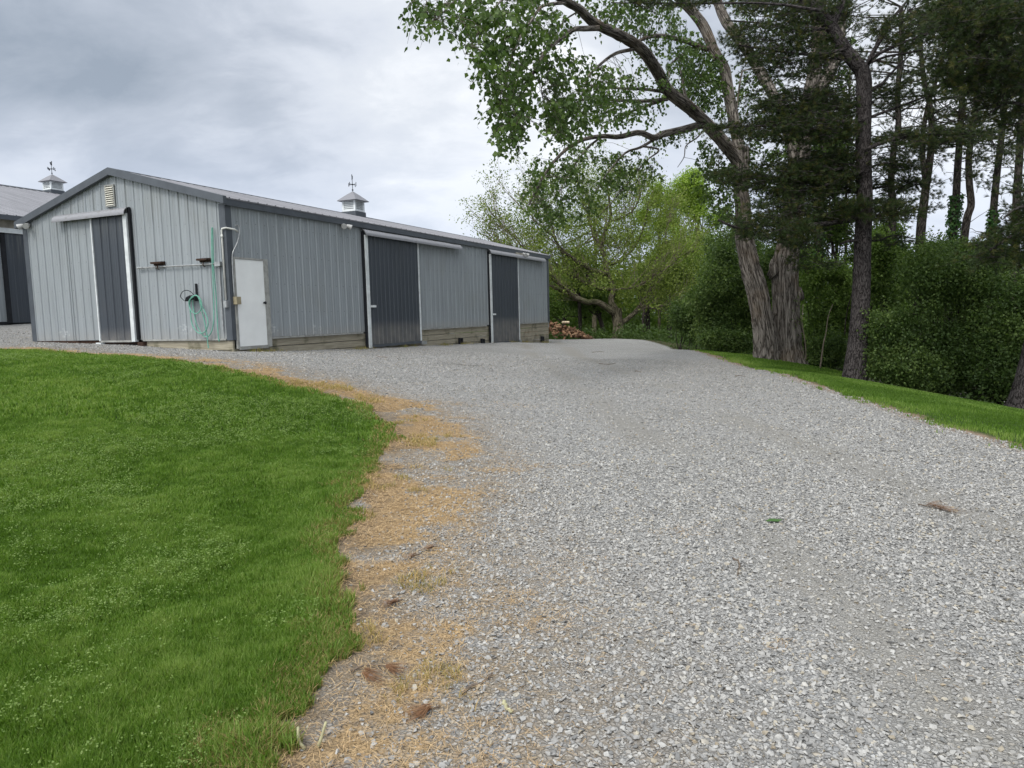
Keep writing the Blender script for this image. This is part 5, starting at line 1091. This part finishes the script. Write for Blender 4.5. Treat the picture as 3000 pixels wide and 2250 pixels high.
def lawn():
    r = np.random.default_rng(150); sets = []; dry = []
    for (y0, y1, n, w, hs) in ((1.2, 3.4, 430000, .0050, .060), (3.4, 5.2, 270000, .0060, .058), (5.2, 8., 250000, .008, .06), (8., 17.5, 380000, .016, .065)):
        x0 = -(y1*.8+2.6); area = (x0*-1-.5)*(y1-y0); X, Y, d = sample(LAWN, n, x0, -.5, y0, y1, r, .05, .22)
        patch = fbm(X*.9, Y*.9, 41); fine = fbm(X*4, Y*4, 43)
        h = hs*(.35+1.35*fine)*(.7+.6*patch)*(.7+.6*fbm(X*9, Y*9, 46))*np.where(d > -.25, .75+.5*r.random(len(X)), 1)
        var = np.clip(.42+(patch-.47)*.8+(fine-.47)*.8+(fbm(X*9, Y*9, 45)-.47)*.8+r.normal(size=len(X))*.28, 0, 1)
        edge = sm(d, -.42, .0)*r.random(len(X)) > .42
        sets.append(blades(X[~edge], Y[~edge], h[~edge], np.full((~edge).sum(), w), r, var=var[~edge]))
        dry.append(blades(X[edge], Y[edge], h[edge]*.8, np.full(edge.sum(), w), r, 1.2, var=r.random(edge.sum())*.75))
    grass_obj('lawn_grass', sets, M['grass'], 'short bright green lawn grass rising to the left')
    # tawny tufts spilling over the lawn edge into the strip
    X, Y, d = sample(LAWN, 240000, -6, .6, 2.0, 11.5, r, .55, .5); k = (d > -.05) & (fbm(X*2.4, Y*2.4, 51) > .52) & (r.random(len(X)) < np.clip(5.5/Y, .2, 1)); X = X[k]; Y = Y[k]
    dry.append(blades(X, Y, .028+.03*r.random(len(X)), .003+.0006*Y, r, 1.8, var=.25+.75*r.random(len(X))))
    n = 2600; q = r.uniform(.2, 20.8, n); k = fbm(q*1.3, q*0, 53) > .50; q = q[k]; o = -.05-np.abs(r.normal(size=len(q)))*.12; X = BA[0]+BD[0]*q+BN[0]*o; Y = BA[1]+BD[1]*q+BN[1]*o
    dry.append(blades(X, Y, .04+.09*r.random(len(X)), np.full(len(X), .012), r, .9, var=.1+.6*r.random(len(X))))
    grass_obj('dry_grass', dry, M['grass_dry'], 'yellowed dry grass along the edge of the lawn')
    # pale clover-like weeds in loose patches
    n = 270000; X = r.uniform(-15, -.8, n); Y = r.uniform(2.0, 13.5, n); p = fbm(X*.75+7, Y*.75, 61)+.5*fbm(X*2.6, Y*2.6, 63); k = (sdf(LAWN, X, Y) < -.12) & (r.random(n) < (sm(p, .70, .95)*.75+.012)*np.clip(4.5/Y, .10, 1)) & (np.abs(X) < Y*.8+2.4); X = X[k]; Y = Y[k]
    C = np.stack([X, Y, gz(X, Y)+.035+.055*r.random(len(X))], 1); s = .0080+.0007*Y; m = 5; V, F = leaf_quads(np.repeat(C, m, 0)+r.normal(size=(len(C)*m, 3))*.014*np.array([1, 1, .6]), np.column_stack([r.normal(size=(len(C)*m, 2)), .25*np.ones(len(C)*m)]), np.column_stack([r.normal(size=(len(C)*m, 2))*.45, np.ones(len(C)*m)]), np.repeat(s, m)*r.uniform(.7, 1.3, len(C)*m), .8)
    o = np_mesh('weeds', V, F, M['weed'], None, var=np.repeat(np.clip(np.repeat(r.random(len(C)), m)*.7+.2*r.random(len(C)*m), 0, 1), 4)); tag(o, 'pale green low weeds scattered through the lawn', 'weeds', kind='stuff')
    # verge on the right
    sets = []
    for (y0, y1, n, w, hs) in ((6.5, 12, 90000, .010, .05), (12, 20, 150000, .016, .06), (20, 31, 90000, .026, .06)):
        X, Y, d = sample(VERGE, n, 5, 19, y0, y1, r, .02, .55); patch = fbm(X*.7, Y*.7, 71); var = np.clip(.28+(patch-.47)*1.5+r.normal(size=len(X))*.22+.35*sm(d, -.8, 0), 0, 1); sets.append(blades(X, Y, hs*(.6+.9*patch), np.full(len(X), w), r, var=var))
    grass_obj('verge_grass', sets, M['grass'], 'mown grass verge sloping down to the trees')
lawn()

# ------------------------------------------------------------------ loose stones, needle litter
def stone_protos(k, r):
    out = []
    for _ in range(k):
        a = rdir(10, r)*np.array([1, .85, .70])*r.uniform(.88, 1.08, (10, 1)); import bmesh
        bm = bmesh.new(); [bm.verts.new(p) for p in a]; bmesh.ops.convex_hull(bm, input=bm.verts); bmesh.ops.delete(bm, geom=[v for v in bm.verts if not v.link_faces], context='VERTS')
        bmesh.ops.triangulate(bm, faces=bm.faces); bm.verts.index_update(); bmesh.ops.recalc_face_normals(bm, faces=bm.faces)
        out.append((np.array([v.co[:] for v in bm.verts])*.5, np.array([[v.index for v in f.verts] for f in bm.faces]))); bm.free()
    return out
def stones():
    r = np.random.default_rng(160); PR = stone_protos(14, r); Vs = []; Fs = []; Ws = []; off = 0
    def put(n):
        nonlocal off
        Y = 2.1*np.exp(r.random(n)*math.log(23/2.1)); X = Y*r.uniform(-.82, .82, n)+r.random(n)*np.where(r.random(n) < .15, 2., 0); dn = n/(math.log(23/2.1)*1.64*Y**2); k = r.random(n) < 5200/dn; X = X[k]; Y = Y[k]; dens = 1.
        d = sdf(LAWN, X, Y); tm = tan_mask(X, Y, d); d = d+.5*(fbm(X*2.2, Y*2.2, 81)-.47); dv = sdf(VERGE, X, Y)+.3*(fbm(X*3, Y*3, 83)-.47)
        cover = sm(d, .02, .75)*.9+.10*(d > -.05); cover *= 1-.86*tm; keep = (r.random(len(X)) < cover*dens*(1-.65*track(X, Y))*(1-.42*sm(d+1.2*(fbm(X*1.8, Y*1.8, 88)-.47), 2.1, .9))) & (dv > .05)
        X = X[keep]; Y = Y[keep]; Z = gz(X, Y); s = .0082*(4.2)**(r.random(len(X))**2.0)*(1+.018*Y); pid = r.integers(0, len(PR), len(X)); col = r.random(len(X))
        for j, (pv, pf) in enumerate(PR):
            i = np.where(pid == j)[0]
            if not len(i): continue
            a = r.uniform(0, 6.28, len(i)); tx = r.normal(size=len(i))*.5; ty = r.normal(size=len(i))*.35; c, s_ = np.cos(a), np.sin(a)
            q = pv[None]*s[i][:, None, None]*np.array([1, 1, .85]); x = q[..., 0]; y = q[..., 1]; z = q[..., 2]+x*tx[:, None]*.6+y*ty[:, None]*.6
            P = np.stack([x*c[:, None]-y*s_[:, None]+X[i][:, None], x*s_[:, None]+y*c[:, None]+Y[i][:, None], z+(Z[i]+.16*s[i])[:, None]], -1)
            Vs.append(P.reshape(-1, 3)); Fs.append((pf[None]+(np.arange(len(i))*len(pv))[:, None, None]+off).reshape(-1, 3)); Ws.append(np.repeat(col[i], len(pv))); off += len(i)*len(pv)
    put(560000)
    def fn(t, b):
        v = t.attr('var'); n = t.noise(t.obj(), 90., 4., .6).outputs[0]
        c = t.ramp(v, [(0, (.185, .185, .182)), (.25, (.278, .272, .262)), (.6, (.355, .347, .332)), (.86, (.435, .426, .405)), (.95, (.38, .345, .28)), (1, (.27, .225, .165))])
        return t.mix(1., c, t.ramp(n, [(.3, (.78, .78, .77)), (.7, (1.12, 1.12, 1.12))]), 'MULTIPLY')
    m = mat('stone', fn, .88, .15); o = np_mesh('gravel_stones', np.vstack(Vs), np.vstack(Fs), m, None, var=np.concatenate(Ws)); tag(o, 'loose pale grey crushed stones of the yard', 'gravel', kind='stuff')
    # needle litter on the strip
    n = 760000; X = r.uniform(-7, 2.2, n); Y = r.uniform(2.0, 13.5, n); k = np.abs(X) < Y*.8+.4; X = X[k]; Y = Y[k]; d = sdf(LAWN, X, Y); k = (d > -.25) & (d < 3); X = X[k]; Y = Y[k]; d = d[k]
    k = r.random(len(X)) < np.clip(tan_mask(X, Y, d)+.10*sm(d, -.1, .1)*sm(d, 1.2, .4), 0, 1)*np.clip(4.5/Y, .25, 1)*.75; X = X[k]; Y = Y[k]; n = len(X); a = r.uniform(0, 6.28, n); L = r.uniform(.025, .075, n); w = .0009+.00033*Y
    D = np.stack([np.cos(a), np.sin(a), r.normal(size=n)*.16], 1)*L[:, None]; S = np.stack([-np.sin(a), np.cos(a), np.zeros(n)], 1)*w[:, None]; P = np.stack([X, Y, gz(X, Y)+.006+.018*r.random(n)], 1)
    B = np.stack([-np.sin(a), np.cos(a), np.full(n, .5)], 1)*(L*r.normal(size=n)*.12)[:, None]
    V = np.stack([P-D*.5-S*.5, P-D*.5+S*.5, P+B+S*.5, P+B-S*.5, P+D*.5], 1).reshape(-1, 3); q = np.arange(n)[:, None]*5
    o = np_mesh('needle_litter', V, [q+np.array([[0, 1, 2, 3]]), q+np.array([[3, 2, 4]])], M['litter'], None, var=np.repeat(r.random(n), 5)); tag(o, 'tan dry pine needles strewn between lawn and gravel', 'litter', kind='stuff')
stones()

# ------------------------------------------------------------------ small things lying on the yard
def gp(u, v, dz=.0): p = ground_hit(u, v); return p+np.array([0, 0, dz])
def stick(label, pts, rad, name='stick', m='stick', lift=.008, cat='stick', group=None):
    P = spline([gp(u, v, lift) for u, v in pts], 12); P += np.random.default_rng(int(pts[0][0])).normal(size=P.shape)*rad*.35; b = MB(); b.tube(P, np.linspace(rad, rad*.55, 12), 6)
    org = P.mean(0); return tag(b.build(name, M[m], smooth=True, origin=org), label, cat, group)
def sprig(label, stem, tips, L, seed):
    r = np.random.default_rng(seed); S = [gp(u, v, .014) for u, v in stem]; org = np.mean(S, 0); t = thing('pine_sprig', label, 'fallen twig', org, group='brown pine sprigs lying on the yard')
    b = MB(); b.tube(spline(S, 10), np.linspace(.005, .003, 10), 6); b.build('stem', M['stick'], t, smooth=True, origin=org)
    Vs = []; off = 0
    for (u0, v0, u1, v1) in tips:
        p = gp(u0, v0, .014); d = gp(u1, v1, .014)-p; n = 34; a = unit(np.repeat(d[None], n, 0)); f = unit(a+rdir(n, r)*.34*np.array([1, 1, .25])); s = np.cross(f, [0, 0, 1.]); s = unit(s)*.0013; l = (np.linalg.norm(d)*r.uniform(.65, 1.15, n))[:, None]
        c = p+a*(r.random(n)*.25*np.linalg.norm(d))[:, None]; c[:, 2] += r.random(n)*.02; Vs.append(np.stack([c-s, c+s, c+f*l], 1).reshape(-1, 3))
    V = np.vstack(Vs); k = len(V)//3; F = np.arange(k)[:, None]*3+np.arange(3)[None]; V[:, 2] = np.maximum(V[:, 2], gz(V[:, 0], V[:, 1])+.008); np_mesh('needles', V, F, M['brown_needle'], t, var=np.repeat(r.random(k), 3), origin=org)
sprig('brown pine sprig with two needle fans nearest the lawn edge', [(1028, 1975), (1070, 1958), (1120, 1958), (1160, 1966)], [(1060, 1982, 1118, 2020), (1066, 1976, 1122, 1988), (1128, 1962, 1200, 1968), (1128, 1966, 1178, 1988)], .1, 201)
sprig('rust brown pine sprig lowest in the photo, among bare stones', [(1290, 2078), (1265, 2086), (1240, 2092)], [(1270, 2082, 1178, 2100), (1268, 2088, 1190, 2120), (1262, 2084, 1215, 2128)], .1, 202)
sprig('small brown pine sprig beside pale stones above the two fanned sprig', [(1178, 1764), (1160, 1770), (1140, 1776)], [(1170, 1768, 1112, 1788), (1165, 1774, 1120, 1776)], .1, 203)
sprig('thin brown pine sprig far up the needle strip, left one of two', [(1229, 1629), (1215, 1634), (1205, 1638)], [(1222, 1632, 1184, 1646)], .1, 204)
sprig('thin brown pine sprig far up the needle strip, right one of two', [(1282, 1606), (1262, 1611), (1250, 1613)], [(1275, 1608, 1234, 1618)], .1, 205)
sprig('orange brown pine sprig alone on the gravel at the right', [(2690, 1482), (2730, 1490), (2760, 1496)], [(2720, 1488, 2800, 1500), (2735, 1492, 2832, 1512), (2710, 1486, 2770, 1480)], .1, 206)
stick('bare brown stick lying slantwise on the gravel near the two fanned sprig', [(1354, 2037), (1385, 2015), (1415, 2002), (1441, 1980)], .007)
stick('short pale broken stick on the gravel right of the lowest sprig', [(1474, 2062), (1488, 2082), (1500, 2092)], .009, m='stalk')
stick('thin curved stick standing out on the open gravel right of centre', [(2150, 1642), (2166, 1655), (2162, 1688)], .007)
stick('long thin twig across the far gravel before the broad old tree', [(1735, 1033), (1752, 1031), (1770, 1032)], .014); stick('wavy thin twig on the gravel nearer than the long thin one', [(1755, 1066), (1780, 1068), (1803, 1065)], .013)
stick('short dark stick in mid gravel below the wavy twig', [(1860, 1088), (1880, 1091)], .013); stick('bent twig on the gravel close to the right verge', [(2155, 1103), (2170, 1101), (2183, 1105)], .012)
stick('small dark twig lying before the first dark sliding door', [(1105, 1046), (1125, 1047), (1135, 1048)], .014)
def stalk(label, pts):
    b = MB(); p0 = gp(*pts[0]); d = np.linalg.norm(p0-EYE); P = [p0]+[at(u, v, (p0-EYE)@Fw) for u, v in pts[1:]]; b.tube(spline(P, 10), np.linspace(.0075, .005, 10), 7); tag(b.build('weed_stalk', M['stalk'], smooth=True, origin=p0), label, 'stalk')
stalk('pale forked stalk stub sticking up at the lawn edge, left of its neighbour', [(893, 2195), (876, 2170), (873, 2130)]); stalk('pale straight stalk stub leaning right at the lawn edge', [(931, 2190), (942, 2160), (955, 2115)])
p = gp(2265, 1531, .012); V = np.array([(-.06, 0, 0), (-.02, .025, .012), (.03, .022, .006), (.07, 0, .01), (.03, -.02, .004), (-.02, -.024, .01), (0, 0, .02)]); V = np.vstack([V, V-[0, 0, .004]])
F3 = [[6, (i+1) % 6, i] for i in range(6)]+[[13, 7+i, 7+(i+1) % 6] for i in range(6)]; Q4 = [[i, (i+1) % 6, 7+(i+1) % 6, 7+i] for i in range(6)]
tag(np_mesh('fallen_leaf', V+p, [np.array(Q4), np.array(F3)], M['leaf_green'], origin=p), 'single dark green leaf fallen on the open gravel', 'leaf')

# ------------------------------------------------------------------ sky and light
SUN_EL, SUN_AZ = math.radians(52), math.radians(208)         # azimuth clockwise from +Y: behind and left of the viewer
w = bpy.data.worlds.new('World'); SC.world = w; w.use_nodes = True; t = NT(w.node_tree)
bg = w.node_tree.nodes['Background']; bg.inputs['Strength'].default_value = .1
sky = t.n('ShaderNodeTexSky', sky_type='NISHITA', sun_disc=False, sun_elevation=SUN_EL, sun_rotation=SUN_AZ)
d = t.n('ShaderNodeTexCoord').outputs['Generated']; sx, sy, sz = t.sep(d)[:3]
zz = t.math('MAXIMUM', sz, .0); k = t.math('ADD', zz, .34)
cv = t.n('ShaderNodeCombineXYZ'); t.set(cv, 0, t.math('DIVIDE', sx, k)); t.set(cv, 1, t.math('DIVIDE', sy, k)); cv = cv.outputs[0]
n1 = t.noise(t.n('ShaderNodeVectorMath', operation='ADD', ins={0: cv, 1: (3.1, 1.7, 0)}).outputs[0], 1.15, 6., .52, .35).outputs[0]
n2 = t.noise(t.n('ShaderNodeVectorMath', operation='ADD', ins={0: t.scale(cv, (1.6, 2.0, 1)), 1: (9.2, 4.4, 2.)}).outputs[0], 1.5, 6., .55, .5).outputs[0]
f = t.math('ADD', t.math('MULTIPLY', n1, .68), t.math('MULTIPLY', n2, .32))
n3 = t.noise(t.n('ShaderNodeVectorMath', operation='ADD', ins={0: t.scale(cv, (1.6, 2.3, 1)), 1: (2.2, 7.4, 5.)}).outputs[0], 3.2, 7., .6, .4).outputs[0]
f = t.math('ADD', f, t.math('MULTIPLY', t.math('SUBTRACT', n3, .5), .22))
def lobe(u, v, a0, a1):
    """soft patch of sky round a direction"""
    q = unit(at(u, v, 1.)-EYE); nd = t.n('ShaderNodeVectorMath', operation='DOT_PRODUCT', ins={0: d, 1: tuple(q)}); return t.ss(nd.outputs['Value'], math.cos(a1), math.cos(a0))
f = t.math('ADD', f, t.math('MULTIPLY', lobe(1380, 260, .02, .26), .10)); f = t.math('ADD', f, t.math('MULTIPLY', lobe(0, 480, .01, .12), .10)); f = t.math('SUBTRACT', f, t.math('MULTIPLY', lobe(110, 100, .0, .20), .10)); f = t.math('ADD', f, t.math('MULTIPLY', lobe(2700, 350, .02, .3), .10))
cloud = t.ramp(f, [(.24, (3.0, 3.5, 4.2)), (.40, (4.7, 5.15, 5.9)), (.49, (6.3, 6.7, 7.4)), (.56, (7.0, 7.35, 7.9)), (.66, (9.0, 9.2, 9.5))])
hz_ = t.ss(sz, .30, .02); cloud = t.mix(t.math('MULTIPLY', hz_, .6), cloud, (5.2, 6.0, 7.7))
zen = t.ss(sz, .42, .95); cloud = t.mix(1., cloud, t.mix(zen, (1, 1, 1), (1.75, 1.75, 1.7)), 'MULTIPLY')
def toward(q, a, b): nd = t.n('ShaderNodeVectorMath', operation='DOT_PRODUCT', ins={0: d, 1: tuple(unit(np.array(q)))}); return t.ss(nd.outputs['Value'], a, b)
cloud = t.mix(1., cloud, t.mix(toward((-.5, -.85, .5), .1, .95), (1, 1, 1), (2.1, 2.05, 1.95)), 'MULTIPLY')      # unseen sky behind the viewer brightened, added to light the gable wall
cloud = t.mix(1., cloud, t.mix(toward((.93, -.35, .1), .35, .9), (1, 1, 1), (.72, .73, .76)), 'MULTIPLY')         # unseen sky on the right dimmed to keep the long barn wall darker
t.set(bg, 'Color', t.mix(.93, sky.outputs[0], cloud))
sun = bpy.data.lights.new('sun', 'SUN'); sun.energy = 1.5; sun.angle = math.radians(14); sun.color = (1, .96, .9)
so = bpy.data.objects.new('sun', sun); COL.objects.link(so)
dv_ = Vector((math.sin(SUN_AZ)*math.cos(SUN_EL), math.cos(SUN_AZ)*math.cos(SUN_EL), math.sin(SUN_EL))); so.rotation_euler = dv_.to_track_quat('Z', 'Y').to_euler()
SC.view_settings.view_transform = 'Standard'; SC.view_settings.look = 'None'; SC.view_settings.exposure = .27; SC.view_settings.gamma = 1
SC.render.film_transparent = False
SC.cycles.max_bounces = 6; SC.cycles.diffuse_bounces = 3; SC.cycles.glossy_bounces = 2; SC.cycles.transmission_bounces = 3
